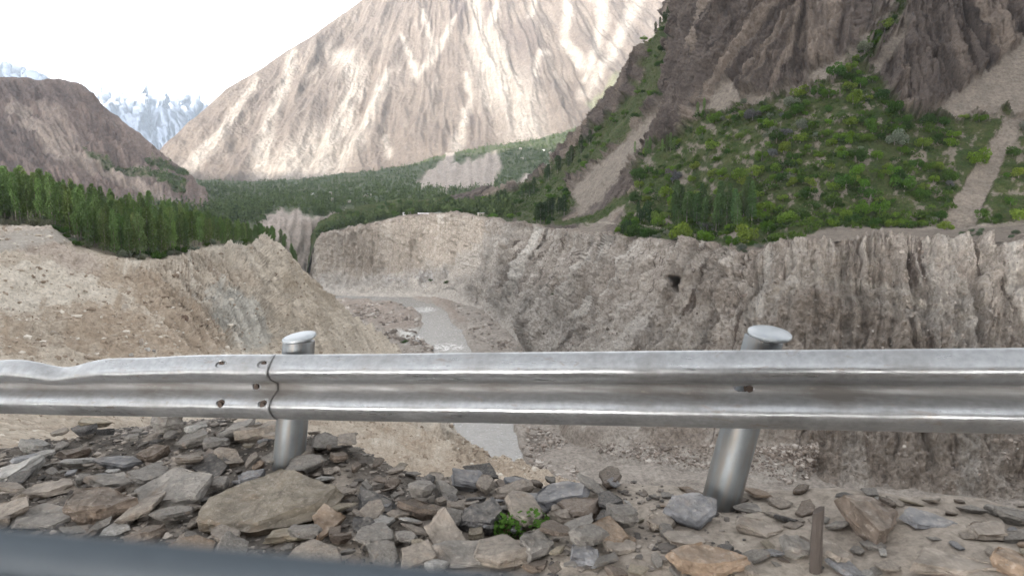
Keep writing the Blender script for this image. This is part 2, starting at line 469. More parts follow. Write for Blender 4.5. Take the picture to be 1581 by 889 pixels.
# ------------------------------------------------------------------ right mountain with the green slope
MTN = {
    470: [(438, 905), (430, 930), (420, 960), (400, 1000), (395, 1010), (390, 1020)],
    490: [(369, 848), (362, 900), (356, 960), (352, 1040), (350, 1080), (350, 1100)],
    560: [(348.5, 850), (343, 900), (338, 960), (334, 1040), (332, 1080), (332, 1100)],
    640: [(331.5, 838), (327, 900), (323, 960), (319, 1040), (317, 1080), (317, 1100)],
    700: [(329.5, 793), (325, 880), (319, 960), (313, 1040), (312, 1100), (313, 1300)],
    760: [(337, 698), (322, 800), (310, 900), (300, 980), (299, 1020), (303, 1300)],
    820: [(348.5, 582), (330, 680), (303, 780), (279, 880), (278, 920), (290, 1200)],
    860: [(353.5, 523), (335, 600), (292, 690), (246, 800), (246, 840), (275, 1200)],
    900: [(360.5, 458), (340, 540), (272, 640), (198, 740), (199, 790), (260, 1150)],
    950: [(366.5, 403), (345, 470), (242, 590), (146, 700), (148, 750), (220, 1150)],
    1000: [(369, 381), (350, 430), (220, 550), (72, 660), (76, 710), (140, 1000)],
    1040: [(370.5, 357), (355, 410), (205, 530), (16, 640), (0, 690), (60, 950)],
    1075: [(378, 342), (361, 394), (190, 503), (-50, 612), (-120, 660), (-100, 900)],
    1100: [(383.5, 332), (365, 380), (180, 480), (-70, 585), (-300, 720), (-330, 900)],
    1130: [(395, 318), (362, 370), (170, 470), (-70, 572), (-360, 720), (-370, 900)],
    1200: [(383, 307), (355, 355), (155, 450), (-70, 548), (-400, 720), (-400, 900)],
    1300: [(372.5, 294), (350, 340), (128, 437), (-70, 525), (-400, 710), (-400, 900)],
    1400: [(371.5, 289), (348, 335), (172, 420), (-70, 512), (-400, 700), (-400, 900)],
    1581: [(374.5, 282), (350, 330), (180, 410), (-70, 500), (-400, 690), (-400, 900)],
    1900: [(376.5, 278), (352, 326), (180, 405), (-70, 495), (-400, 690), (-400, 900)],
    2600: [(378, 274), (354, 322), (180, 400), (-70, 490), (-400, 690), (-400, 900)]}
us = np.concatenate([np.linspace(470, 690, 60), np.linspace(692, 1640, 640), np.linspace(1655, 2600, 30)])
PX, PY, D, VS = loft(MTN, us, [22, 120, 136, 18, 4])
P = at(PX, PY, D)
ks = sorted(MTN)
bl = [tuple(at(x, pchip(ks, [MTN[k][2][0] for k in ks], np.array([x]))[0], math.exp(pchip(ks, [math.log(MTN[k][2][1]) for k in ks], np.array([x]))[0]))[:2]) for x in np.linspace(700, 2600, 60)]
T, DR = arc_param(P, bl)
N = grid_normals(P); N *= np.sign((N * -P).sum(-1))[..., None]
Z = P[..., 2]
G1 = [(945, 368), (962, 335), (985, 300), (975, 262), (1000, 232), (1060, 205), (1085, 180), (1150, 168), (1210, 152), (1285, 128), (1315, 92), (1345, 66), (1372, 30), (1398, -30), (1412, -30), (1392, 20), (1362, 62), (1335, 100), (1352, 118), (1372, 150), (1385, 172), (1425, 185), (1545, 178), (1600, 178), (1600, 345), (1430, 352), (1300, 358), (1190, 380), (1090, 385)]
CHUTE = [(1552, 182), (1585, 176), (1560, 230), (1532, 290), (1508, 350), (1448, 350), (1478, 300), (1510, 250)]
TRI = [(1418, 182), (1470, 148), (1540, 95), (1600, 40), (1640, 30), (1640, 180), (1560, 178), (1480, 182)]
G2 = [(690, 330), (745, 312), (800, 292), (850, 262), (905, 215), (960, 165), (995, 118), (1002, 62), (1025, 28), (1046, 20), (1038, 70), (1022, 120), (1022, 150), (965, 212), (915, 255), (880, 288), (890, 318), (850, 350), (760, 340)]
G3 = [(830, 350), (880, 338), (930, 325), (985, 292), (975, 312), (920, 345)]
SC1 = [(862, 318), (905, 268), (960, 218), (1020, 158), (1042, 140), (1020, 190), (985, 240), (965, 268), (940, 298), (900, 328)]
SC2 = [(1075, 182), (1095, 150), (1120, 128), (1180, 150), (1240, 120), (1320, 72), (1350, 30), (1378, -40), (1402, -40), (1380, 20), (1330, 98), (1290, 128), (1200, 158), (1100, 186)]
SC3 = [(1335, 106), (1370, 66), (1398, 26), (1402, 50), (1380, 85), (1350, 118)]
SC4 = [(890, 350), (950, 318), (1000, 288), (990, 300), (950, 335), (930, 352), (960, 372), (860, 372)]
g1 = poly_mask(PX, PY, G1, 4, 10, .05, 1); g2 = poly_mask(PX, PY, G2, 3, 8, .06, 2); g3 = poly_mask(PX, PY, G3, 2, 4, .06, 3)
chute = poly_mask(PX, PY, CHUTE, 2, 5, .08, 4); tri = poly_mask(PX, PY, TRI, 3, 7, .06, 5)
patch_ = sstep(.2, .5, fbm(v3(PX / 26, PY / 17, 5.5), 4, .65)) * .85
green = np.clip(np.maximum.reduce([g1 * (1 - chute) * (1 - patch_), g2 * .9, g3]), 0, 1)
terr = poly_mask(PX, PY, [(1290, 352), (1600, 345), (1600, 400), (1100, 400), (1180, 378)], 3, 5, .05, 6)
green *= 1 - terr
scree = np.maximum.reduce([chute, tri, poly_mask(PX, PY, SC1, 4, 10, .05, 7), poly_mask(PX, PY, SC2, 4, 14, .05, 8), poly_mask(PX, PY, SC3, 3, 6, .05, 9), poly_mask(PX, PY, SC4, 3, 5, .05, 10), terr * .8]) * (1 - green)
gall = np.maximum.reduce([g1, g2, g3])
rock = np.clip(1 - np.maximum(scree, gall), 0, 1) * sstep(1.2, 2.0, VS)
scree = np.maximum(scree, g1 * patch_ * (1 - chute) * .9)
farT = sstep(705, 690, PX) * sstep(.12, .3, VS)
green = np.maximum(green, farT); scree = scree * (1 - farT)
disp = rock * ((ridged(v3(T / 26, DR / 150, 2.0), 4, .55) - .6) * 7.5 + (ridged(v3(T / 7.5, Z / 60, 9.0), 4, .6) - .6) * 3.2 + fbm(P / 10, 5, .65) * 3.2)
disp += (1 - rock) * sstep(.05, .4, VS) * (fbm(P / 22, 5, .5) * 2.2) * (1 - .6 * terr)
disp -= chute * 1.2
disp *= sstep(0, .15, VS)
P = P + N * disp[..., None]
path = np.maximum.reduce([line_mask(PX, PY, [(905, 344, 1.0), (960, 343, 1.0)], 1), line_mask(PX, PY, [(985, 342, 1.2), (1000, 349, 1.2), (1020, 353, 1.2)], 1), line_mask(PX, PY, [(1290, 352, 2.0), (1450, 350, 2.0), (1600, 344, 2.5)], 2)]) * .8
white = line_mask(PX, PY, [(643, 333, 1.2), (680, 329.5, 1.6)], 1)
m_mtn = terrain_mat('mountain_rock', (.148, .12, .103), (.10, .081, .072), 26, (6.0, 110, (.055, .043, .038), (.235, .19, .155), .9),
                    [('scree', (.25, .213, .177), (.20, .17, .142)), ('green', (.04, .062, .018), (.075, .082, .034)), ('path', (.36, .31, .26), (.3, .26, .22)), ('white', (.7, .69, .66), (.6, .59, .57))], 1.7, .4, (.9, 1.2), .6)
grid_object('right_mountain', P, m_mtn, {'strat': v3(T, Z, DR), 'scree': scree, 'green': green, 'path': path, 'white': white})
MTNG = (PX, PY, P, VS, green)

# ------------------------------------------------------------------ left bank, from the roadside down to the river
def zD(z, D): return (float(pyz(z, D)), D)
LEFT = {  # px: near -> far, (py, D)
    -900: [zD(-2.6, 6), zD(-6, 14), zD(-10, 40), zD(-10, 70), zD(-9, 110), zD(-6, 170), zD(2, 260), zD(6, 330)],
    -300: [zD(-2.6, 6), zD(-7, 16), zD(-12, 40), zD(-14, 70), zD(-13, 115), zD(-9, 200), zD(-5, 300), zD(-3, 360)],
    0: [zD(-2.9, 7), (700, 18), (640, 45), (550, 80), (450, 130), (350, 228), (326, 330), (320, 380)],
    70: [zD(-2.9, 7), (705, 19), (642, 50), (550, 88), (455, 142), (352, 226), (332, 330), (327, 390)],
    130: [zD(-2.9, 7), (708, 20), (645, 55), (550, 96), (462, 152), (384, 226), (338, 330), (333, 400)],
    200: [zD(-2.9, 7), (710, 22), (648, 62), (550, 108), (475, 162), (401, 230), (343, 330), (339, 410)],
    270: [zD(-2.9, 7), (712, 24), (650, 74), (548, 124), (482, 176), (396, 246), (351, 345), (347, 425)],
    320: [zD(-2.9, 7), (715, 26), (650, 84), (546, 140), (478, 192), (383, 268), (358, 360), (354, 440)],
    385: [zD(-2.9, 7), (722, 32), (652, 100), (545, 165), (470, 216), (379, 300), (372, 375), (371, 440)],
    425: [zD(-2.9, 7), (728, 38), (654, 118), (542, 190), (460, 250), (373, 335), (372, 375), (400, 440)],
    450: [zD(-2.9, 7), (732, 42), (655, 132), (542, 208), (460, 285), (398, 355), (402, 400), (430, 470)],
    480: [zD(-3.2, 7), (738, 48), (656, 152), (542, 240), (480, 318), (430, 382), (436, 430), (470, 520)],
    520: [zD(-3.6, 7), (745, 58), (660, 182), (548, 290), (500, 370), (476, 425), (484, 460), zD(-103, 600)],
    560: [zD(-4, 7), (750, 66), (666, 205), (560, 335), (522, 405), (505, 445), (515, 470), zD(-103, 560)],
    610: [zD(-4, 7), (752, 78), (676, 225), (590, 350), (552, 405), (537, 440), (545, 455), zD(-103, 520)],
    650: [zD(-4, 7), (752, 90), (690, 235), (625, 320), (600, 350), (585, 372), (590, 385), zD(-103, 430)],
    690: [zD(-4, 7), (754, 100), (705, 235), (678, 285), (660, 305), (650, 320), (652, 328), zD(-104, 345)],
    740: [zD(-4, 7), (758, 110), (728, 215), (712, 255), (706, 268), (702, 279), (703, 284), zD(-104, 296)],
    800: [zD(-4, 7), (770, 115), (746, 200), (730, 240), (722, 255), (716, 265), zD(-101, 270), zD(-105, 280)],
    860: [zD(-4, 7), (780, 115), (760, 195), (746, 230), (742, 240), (738, 250), zD(-101, 254), zD(-105, 262)],
    910: [zD(-4, 7), (790, 112), (776, 190), (764, 220), (760, 230), (757, 240), zD(-101, 244), zD(-105, 252)],
    980: [zD(-4.2, 7), (820, 105), (815, 170), (806, 200), (802, 210), (800, 216), zD(-101, 222), zD(-105, 232)],
    1581: [zD(-5, 7), (860, 95), (850, 160), (845, 180), (842, 190), (840, 196), zD(-101, 205), zD(-105, 215)],
    2600: [zD(-5, 7), (860, 95), (850, 160), (845, 180), (842, 190), (840, 196), zD(-101, 205), zD(-105, 215)]}
us = np.concatenate([np.linspace(-900, -70, 30), np.linspace(-60, 980, 500), np.linspace(990, 2600, 20)])
PX, PY, D, VS = loft(LEFT, us, [10, 40, 84, 90, 84, 26, 6])
P = at(PX, PY, D)
ks = sorted(LEFT)
lr = [tuple(at(x, pchip(ks, [LEFT[k][5][0] for k in ks], np.array([x]))[0], math.exp(pchip(ks, [math.log(LEFT[k][5][1]) for k in ks], np.array([x]))[0]))[:2]) for x in np.linspace(-300, 1000, 60)]
T, DR = arc_param(P, lr)
SK = PX - .75 * (PY - 400) * sstep(120, 300, PX)          # gullies run down to the right
face = sstep(.6, 1.6, VS) * (1 - sstep(4.9, 5.03, VS))
up = sstep(2.6, 3.6, VS)
siz = np.clip(D / 200, .1, 1.2)
gul = ridged(v3(SK / 30, PY / 260, 1.1), 4, .6) - .6
gul2 = ridged(v3(SK / 11, PY / 170, 5.1), 3, .55) - .55
body = sstep(180, 320, PX) * (1 - sstep(560, 700, PX))
rimfade = 1 - .7 * sstep(4.75, 5.0, VS)
disp = face * siz * rimfade * (gul * (.3 + 2.6 * body * up) + gul2 * (.12 + 1.9 * body * up) - 2.2 * body * up * sstep(.09, 0, np.abs(perlin(v3(SK / 19, PY / 160, 8.5))))) + face * fbm(P / 13, 6, .62) * (2.6 - 1.9 * body) * siz + face * fbm(P / 2.6, 4, .65) * .6 * np.clip(siz, .15, 1)
edge = sstep(4.6, 5.0, VS) * (1 - sstep(5.0, 5.2, VS))
disp += edge * body * (fbm(v3(T / 9, 0, 3), 3) * 1.0)
N = grid_normals(P); N *= np.sign(N[..., 2])[..., None]
road_m = poly_mask(PX, PY, [(-40, 378), (0, 368), (22, 357), (70, 355), (118, 362), (112, 372), (60, 376), (20, 384), (-40, 392)], 2, 2, .05)
disp *= 1 - .85 * road_m
P = P + N * disp[..., None]
brown = np.maximum.reduce([poly_mask(PX, PY, [(60, 470), (140, 460), (220, 490), (290, 530), (340, 545), (330, 560), (180, 560), (90, 520)], 10, 18, .03, 1),
                           poly_mask(PX, PY, [(130, 410), (230, 420), (300, 470), (345, 545), (300, 548), (250, 500), (200, 455), (140, 430)], 6, 12, .04, 2),
                           poly_mask(PX, PY, [(0, 500), (40, 520), (60, 560), (0, 560)], 8, 10, .04, 3),
                           poly_mask(PX, PY, [(470, 690), (620, 670), (760, 700), (900, 740), (900, 770), (640, 760), (500, 740)], 12, 22, .03, 4) * .7]) * .75
palem = np.maximum.reduce([poly_mask(PX, PY, [(310, 470), (345, 440), (400, 500), (420, 545), (370, 548)], 8, 14, .04, 5), poly_mask(PX, PY, [(520, 490), (640, 545), (700, 660), (640, 660), (500, 545)], 12, 16, .04, 6) * .5])
pinkm = poly_mask(PX, PY, [(0, 350), (60, 345), (130, 390), (170, 420), (120, 420), (40, 395)], 8, 10, .04, 7) * .6
lite = poly_mask(PX, PY, [(395, 372), (445, 380), (520, 462), (640, 545), (640, 600), (420, 560), (385, 450)], 14, 14, .04, 3) * .7
gterr = sstep(5.02, 5.2, VS) * (1 - road_m)
m_left = terrain_mat('sandy_bank', (.56, .485, .395), (.43, .36, .285), 12, (4.5, 60, (.36, .29, .225), (.66, .595, .505), .75),
                     [('brown', (.32, .24, .17), (.43, .345, .26)), ('pale', (.54, .505, .44), (.44, .41, .36)), ('pink', (.50, .42, .365), (.42, .35, .30)),
                      ('lite', (.62, .54, .44), (.50, .43, .345)), ('gterr', (.075, .08, .04), (.14, .12, .08)), ('road', (.40, .36, .31), (.34, .305, .265))], .85, .4, (.9, 1.2), .55)
bw = (body * up)[..., None]
str_ = v3(SK * .24, PY * .24, 0 * PX) * bw + v3(P[..., 0], P[..., 2] * 3, P[..., 1]) * (1 - bw)
grid_object('left_bank', P, m_left, {'strat': str_, 'brown': brown, 'pale': palem, 'pink': pinkm, 'gterr': gterr, 'road': road_m, 'lite': lite})
LEFTG = (PX, PY, P, VS)

# ------------------------------------------------------------------ valley floor beyond the bend
VAL = {
    -300: [zD(-30, 420), (340, 700), (325, 950), (315, 1150), (305, 1500), (300, 2000), (296, 2600)],
    200: [zD(-40, 480), (352, 720), (330, 950), (318, 1150), (305, 1500), (295, 2000), (290, 2600)],
    300: [zD(-60, 540), (372, 740), (338, 930), (316, 1150), (300, 1500), (286, 2000), (279, 2600)],
    400: [zD(-100, 640), (420, 820), (348, 940), (320, 1100), (302, 1450), (288, 2000), (281, 2600)],
    440: [zD(-104, 780), (430, 880), (338, 950), (322, 1080), (302, 1450), (286, 2000), (279, 2600)],
    480: [zD(-104, 800), (440, 905), (336, 965), (322, 1080), (302, 1450), (284, 2000), (276, 2600)],
    520: [zD(-60, 1000), (350, 1010), (334, 1030), (322, 1100), (300, 1450), (282, 2000), (270, 2600)],
    590: [zD(-60, 1010), (340, 1025), (326, 1050), (318, 1110), (298, 1450), (280, 2000), (262, 2600)],
    650: [zD(-60, 1010), (330, 1030), (320, 1060), (312, 1130), (297, 1450), (282, 2000), (250, 2600)],
    690: [zD(-60, 1010), (326, 1030), (316, 1060), (308, 1150), (299, 1450), (288, 1800), (238, 2600)],
    760: [zD(-60, 1010), (322, 1030), (313, 1060), (304, 1150), (296, 1450), (286, 1800), (225, 2600)],
    850: [zD(-60, 1010), (318, 1030), (308, 1060), (298, 1150), (290, 1450), (280, 1800), (210, 2600)],
    900: [zD(-60, 1010), (318, 1030), (305, 1060), (296, 1150), (285, 1450), (270, 1800), (196, 2600)],
    1100: [zD(-60, 1010), (318, 1030), (305, 1060), (296, 1150), (285, 1450), (270, 1800), (190, 2600)]}
us = np.concatenate([np.linspace(-300, 140, 20), np.linspace(150, 930, 360), np.linspace(940, 1100, 8)])
PX, PY, D, VS = loft(VAL, us, [3, 30, 26, 26, 28, 40])
P = at(PX, PY, D)
bare = np.maximum.reduce([poly_mask(PX, PY, [(640, 280), (672, 258), (685, 245), (700, 255), (770, 235), (772, 260), (760, 290), (690, 294), (655, 290)], 3, 5, .06, 1),
                          poly_mask(PX, PY, [(690, 232), (702, 232), (700, 252), (680, 262)], 2, 3, .06, 2),
                          poly_mask(PX, PY, [(760, 302), (790, 284), (850, 255), (900, 225), (900, 270), (800, 300)], 3, 4, .06, 3),
                          poly_mask(PX, PY, [(404, 330), (450, 326), (485, 335), (530, 325), (590, 322), (590, 336), (520, 345), (484, 365), (484, 450), (430, 450), (440, 380), (400, 350)], 3, 7, .05, 4),
                          poly_mask(PX, PY, [(606, 318), (640, 314), (645, 326), (600, 330)], 2, 3, .06, 5), poly_mask(PX, PY, [(660, 314), (686, 310), (686, 316), (660, 318)], 2, 3, .06, 6),
                          poly_mask(PX, PY, [(700, 306), (740, 300), (755, 307), (700, 313)], 2, 3, .06, 7)])
N = grid_normals(P); N *= np.sign(N[..., 2])[..., None]
P = P + N * ((bare * (ridged(v3(PX / 16, PY / 60, 1.7), 4) - .6) * 5 + fbm(P / 60, 4) * 5) * sstep(.2, 1, VS) * np.clip(D / 1500, .4, 1.6))[..., None]
m_val = terrain_mat('valley_ground', (.062, .078, .042), (.095, .10, .06), 60, None, [('bare', (.33, .285, .25), (.27, .23, .2))], 6, .3, (.6, 1.0), .5)
grid_object('valley_floor', P, m_val, {'bare': bare})
VALG = (PX, PY, P, VS, bare)

# ------------------------------------------------------------------ brown hill on the left
LM = {-900: (80, 1500), -300: (105, 1600), -60: (118, 1620), 0: (120, 1620), 40: (121, 1620), 62: (126, 1615), 82: (122, 1610), 112: (127, 1600), 132: (136, 1590), 150: (155, 1570), 180: (181, 1540), 215: (208, 1500), 240: (231, 1470), 265: (251, 1440), 292: (271, 1410), 310: (292, 1400), 330: (318, 1400)}
cols = {}
for k, (ry, rd) in LM.items():
    b = max(330, ry + 4)
    cols[k] = [(b + 10, 1000), (max(300, ry + 3), 1180), ((max(300, ry + 3) * .45 + ry * .55), 1180 + (rd - 1180) * .55), (ry, rd), (ry + .5, rd + 30), (max(ry, 300), rd + 500)]
us = np.concatenate([np.linspace(-900, -40, 30), np.linspace(-36, 330, 260)])
PX, PY, D, VS = loft(cols, us, [14, 64, 72, 6, 4])
P = at(PX, PY, D)
N = grid_normals(P); N *= np.sign((N * -P).sum(-1))[..., None]
SK = PX - .55 * (PY - 120)
sc = np.maximum.reduce([line_mask(PX, PY, [(20, 165, 8), (60, 200, 14), (90, 235, 16), (130, 252, 12), (190, 275, 10), (260, 312, 8)], 14, .04, 1), line_mask(PX, PY, [(68, 165, 6), (85, 185, 16), (115, 225, 10)], 10, .04, 2) * .7, line_mask(PX, PY, [(205, 262, 8), (270, 290, 6)], 6, .05, 3) * .7])
gr = np.maximum.reduce([line_mask(PX, PY, [(130, 240, 2), (165, 255, 7), (200, 262, 5), (235, 275, 6), (275, 292, 8)], 8, .05, 4), line_mask(PX, PY, [(225, 250, 3), (285, 270, 6)], 6, .05, 5)]) * .75
dk = np.maximum(poly_mask(PX, PY, [(-40, 175), (20, 190), (60, 230), (100, 250), (90, 265), (-40, 250)], 8, 12, .04, 6), poly_mask(PX, PY, [(-40, 128), (110, 132), (140, 165), (90, 170), (0, 150), (-40, 150)], 8, 14, .04, 8)) * .7
P = P + N * ((ridged(v3(SK / 34, PY / 70, 1.0), 5, .6) - .7) * 8 + fbm(P / 70, 6, .62) * 10)[..., None] * (sstep(.3, 1, VS) * (1 - .75 * sstep(2.5, 3, VS)))[..., None]
m_lm = terrain_mat('brown_hill_rock', (.15, .113, .097), (.118, .09, .079), 90, (9, 60, (.085, .066, .06), (.20, .155, .133), .5),
                   [('dark', (.09, .07, .065), (.125, .097, .085)), ('scree', (.26, .213, .18), (.21, .17, .145)), ('green', (.075, .095, .045), (.11, .11, .06))], 5, .35, (.7, 1.0), .5)
grid_object('left_hill', P, m_lm, {'strat': v3(SK * 1.3, PY * 1.3, PX * 0), 'scree': sc, 'green': gr, 'dark': dk})
LMG = (PX, PY, P, VS, gr)

# ------------------------------------------------------------------ big pale mountain at the head of the valley
FM = {180: (292, 2720), 225: (262, 2760), 248: (231, 2850), 285: (197, 2930), 324: (163, 3010), 354: (136, 3070), 398: (110, 3150), 449: (77, 3260), 489: (51, 3350), 530: (22, 3440), 566: (-2, 3520), 640: (-40, 3650), 720: (-62, 3760), 820: (-50, 3800), 920: (-66, 3850), 1000: (-50, 3900), 1100: (-30, 3950), 1250: (0, 4000), 1500: (60, 4000)}
FB = [(180, 300), (300, 283), (400, 284), (500, 276), (600, 262), (690, 242), (760, 230), (880, 210), (1500, 200)]
cols = {}
for k, (ry, rd) in FM.items():
    by = float(np.interp(k, [a for a, b in FB], [b for a, b in FB])) + 8
    by = max(by, ry + 6)
    cols[k] = [(by + 10, 2450), (by, 2600), (by * .55 + ry * .45, 2600 + (rd - 2600) * .50), (ry, rd), (ry + 1, rd + 60), (ry + 60, rd + 900)]
us = np.concatenate([np.linspace(180, 245, 12), np.linspace(247, 1080, 520), np.linspace(1085, 1500, 16)])
PX, PY, D, VS = loft(cols, us, [3, 96, 106, 5, 4])
P = at(PX, PY, D)
N = grid_normals(P); N *= np.sign((N * -P).sum(-1))[..., None]
PHI = np.arctan2(PX - 705, PY + 250) * 430
RR = np.hypot(PX - 705, PY + 250)
PHIw = PHI + 4 * fbm(v3(PX / 40, PY / 40, 4.0), 3)
spur = ridged(v3(PHIw / 84, RR / 300, .7), 4, .5)
spur2 = ridged(v3(PHIw / 19, RR / 110, 6.7), 4, .6)
base_ = sstep(1.0, 1.5, VS)
amp = (base_ * .85 + .15) * (1 - .82 * sstep(2.6, 3.0, VS)) * sstep(.8, 1.1, VS)
P = P + N * (((spur - .7) * 34 + (spur2 - .6) * 1.5 + fbm(v3(PX / 26, PY / 26, 2.2), 6, .6) * 5) * amp)[..., None]
scs = [[(728, -30, 7), (738, 30, 9), (742, 62, 17), (760, 100, 28), (782, 135, 34), (800, 165, 30), (812, 200, 32)],
       [(775, -20, 4), (762, 30, 6), (748, 62, 8)],
       [(520, 80, 14), (545, 110, 18), (552, 125, 12), (540, 150, 9), (527, 190, 14), (500, 225, 26), (450, 262, 30)],
       [(600, 115, 5), (590, 140, 9), (568, 180, 10), (545, 220, 16), (500, 265, 26)],
       [(655, 25, 3), (668, 75, 6), (670, 90, 5), (645, 120, 4)], [(700, 35, 3), (680, 75, 5), (668, 90, 4)],
       [(455, 85, 5), (440, 130, 7), (420, 175, 8), (410, 220, 12), (405, 265, 16)],
       [(398, 125, 4), (370, 170, 5), (330, 225, 9), (300, 262, 12)],
       [(620, 60, 3), (635, 90, 5), (640, 115, 5)],
       [(830, -20, 4), (822, 25, 4), (818, 35, 3)], [(868, -20, 5), (878, 20, 7), (870, 60, 6), (895, 95, 5), (915, 110, 4)],
       [(925, -20, 8), (930, 30, 8), (920, 80, 6), (905, 115, 5)], [(985, 0, 9), (955, 60, 8), (930, 110, 7), (900, 140, 8)],
       [(845, 80, 4), (832, 95, 5), (826, 125, 5)], [(720, 120, 4), (728, 150, 5), (715, 190, 7), (705, 225, 9)], [(745, 120, 4), (752, 160, 6)], [(595, 205, 3), (600, 235, 6)]]
scree = np.zeros(PX.shape)
for k, s in enumerate(scs):
    scree = np.maximum(scree, line_mask(PX, PY, [(x, y, w) for x, y, w in s], 3.5, .07, k, .95))
stri = fbm(v3(PHIw / 3.2, RR / 60, 1.9), 4, .6)
scree = np.clip(scree * (.9 + .45 * stri), 0, 1)
PH2 = PHI + 3 * fbm(v3(PX / 60, PY / 60, 8.0), 3)
def veins(w, rr, seed, th): return sstep(th, 0, np.abs(perlin(v3(PH2 / w, RR / rr, seed)))) * sstep(-.05, .35, fbm(v3(PX / 45, PY / 45, seed + 1), 3))
thin = np.maximum.reduce([veins(15, 150, 1.2, .10), veins(26, 240, 4.4, .08), veins(8, 110, 7.1, .13) * .7])
scree = np.maximum(scree, thin * .38 * (.35 + .65 * sstep(235, 130, PY)))
gully = sstep(.75, .2, spur) * .55 + sstep(.55, .1, spur2) * .5
mott = sstep(.0, .5, fbm(v3(PHIw / 7, RR / 30, 3.3), 6, .72)) * .6
upper = sstep(190, 60, PY)
fine_s = np.clip(gully * (.1 + .2 * upper) + mott * (.2 + .7 * sstep(220, 90, PY)), 0, 1) * .45
foot = sstep(1.75, 1.1, VS) * .55 * sstep(-.3, .3, fbm(v3(PX / 40, PY / 30, 8.3), 3))
dark = poly_mask(PX, PY, [(690, -20), (720, 10), (715, 45), (700, 30)], 6, 10, .05, 1) + poly_mask(PX, PY, [(745, 10), (765, 5), (760, 40), (750, 38)], 5, 4, .05, 2) + poly_mask(PX, PY, [(770, 40), (830, 40), (835, 140), (800, 150), (775, 90)], 8, 12, .04, 3) * .6 + poly_mask(PX, PY, [(710, 180), (745, 170), (730, 200), (715, 200)], 5, 6, .05, 4) * .8
grn = poly_mask(PX, PY, [(905, 160), (960, 115), (950, 140), (915, 170)], 4, 5, .05) * .6
m_fm = terrain_mat('pale_mountain_rock', (.168, .139, .117), (.128, .105, .091), 130, None,
                   [('dark', (.10, .082, .075), (.13, .105, .095)), ('fines', (.225, .188, .155), (.18, .148, .123)), ('foot', (.165, .135, .113), (.145, .118, .10)), ('scree', (.36, .32, .28), (.28, .245, .21)), ('green', (.15, .17, .09), (.2, .2, .12))], 9, .3, (.8, 1.4), .45)
grid_object('far_mountain', P, m_fm, {'scree': scree, 'fines': fine_s, 'foot': foot, 'dark': np.clip(dark, 0, 1), 'green': grn})

# ------------------------------------------------------------------ snowy range
SM = [(-500, 70), (-200, 105), (-60, 112), (-20, 92), (0, 96), (15, 93), (30, 100), (45, 110), (60, 117), (80, 124), (110, 128), (130, 122), (150, 121), (165, 114), (178, 109), (190, 112), (200, 109), (210, 117), (218, 129), (232, 127), (240, 138), (252, 148), (275, 150), (290, 145), (305, 150), (318, 162), (340, 180), (400, 200), (600, 220)]
cols = {}
us = np.concatenate([np.linspace(-500, -60, 30), np.linspace(-58, 345, 260), np.linspace(350, 600, 20)])
sil = np.interp(us, [a for a, b in SM], [b for a, b in SM]) + 3.5 * fbm(v3(us / 14, 0 * us, 0 * us + .5), 4, .6)
for u, s in zip(us, sil):
    cols[float(u)] = [(300, 8200), (240, 8600), (s * .55 + 240 * .45, 9100), (s, 9800), (s + 20, 10500)]
PX, PY, D, VS = loft(cols, us, [4, 56, 66, 4])
P = at(PX, PY, D)
N = grid_normals(P); N *= np.sign((N * -P).sum(-1))[..., None]
PHI = PX - .25 * (PY - 120) * np.sin(PX / 30)
dz = (ridged(v3(PHI / 34, PY / 90, .2), 5, .6) - .7) * 150 + fbm(v3(PX / 9, PY / 9, 2.), 4, .6) * 50
P = P + N * (dz * sstep(.5, 1.5, VS) * (1 - .8 * sstep(2.4, 3, VS)))[..., None]
sn = sstep(12, -10, PY - (146 - 62 * sstep(110, 60, PX) + 15 * fbm(v3(PX / 12, PY / 20, 9.), 5, .7) + dz * .15))
m_sm = terrain_mat('snow_peak_rock', (.06, .075, .105), (.09, .105, .14), 300, None, [('snow', (.74, .78, .84), (.66, .71, .79))], 40, .25, (.5, 1.0), .4)
grid_object('snow_range', P, m_sm, {'snow': np.clip(sn, 0, 1)})

# ------------------------------------------------------------------ unseen mountain behind the camera, added and sized to shade the near valley
xs = np.linspace(-5200, 2600, 200); ys = np.concatenate([np.linspace(-10.5, -120, 40), np.linspace(-130, -2600, 90)])
X, Y = np.meshgrid(xs, ys, indexing='ij')
zr = 985 + 50 * perlin(v3(X / 700, Y * 0, .5)) + 25 * perlin(v3(X / 150, Y * 0, 3.5))
up_ = np.clip((-Y - 9) / 1240, 0, 1) ** .92
Zb = -1.8 + np.where(Y > -1249, zr * up_, zr - (-Y - 1249) * .5) + fbm(v3(X / 120, Y / 120, .3), 5, .55) * 22 * sstep(0, .2, up_)
m_bk = terrain_mat('shading_mountain_rock', (.22, .18, .15), (.16, .13, .11), 25, None, [], 1.6, .4, (.8, 1.0), .5)
grid_object('shading_mountain', v3(X, Y, Zb), m_bk)
# ------------------------------------------------------------------ roadside: rail line, shoulder, road
RA, RB = at(430, 547, 3.5), at(1581, 537, 2.62)
ES = (RB - RA) / np.linalg.norm(RB - RA)
eh = np.array([ES[0], ES[1], 0]); eh /= np.linalg.norm(eh)
EQ = np.array([-eh[1], eh[0], 0.0]); EQ *= np.sign(EQ[1])        # horizontal, away from the road
SLOPE = ES[2] / math.hypot(ES[0], ES[1])
def railpt(s, q=0.0, h=0.312):
    """s metres along the rail from the splice, q metres beyond it, h above its lower edge"""
    s = np.asarray(s, float)
    return RA + s[..., None] * np.array([eh[0], eh[1], SLOPE]) + np.asarray(q)[..., None] * EQ + (np.asarray(h) - .312)[..., None] * np.array([0, 0, 1.0])
def s_of_px(px):
    ss = np.linspace(-8, 6, 4000); X, _ = project(railpt(ss, 0 * ss, 0 * ss + .15))
    return float(np.interp(px, X, ss))
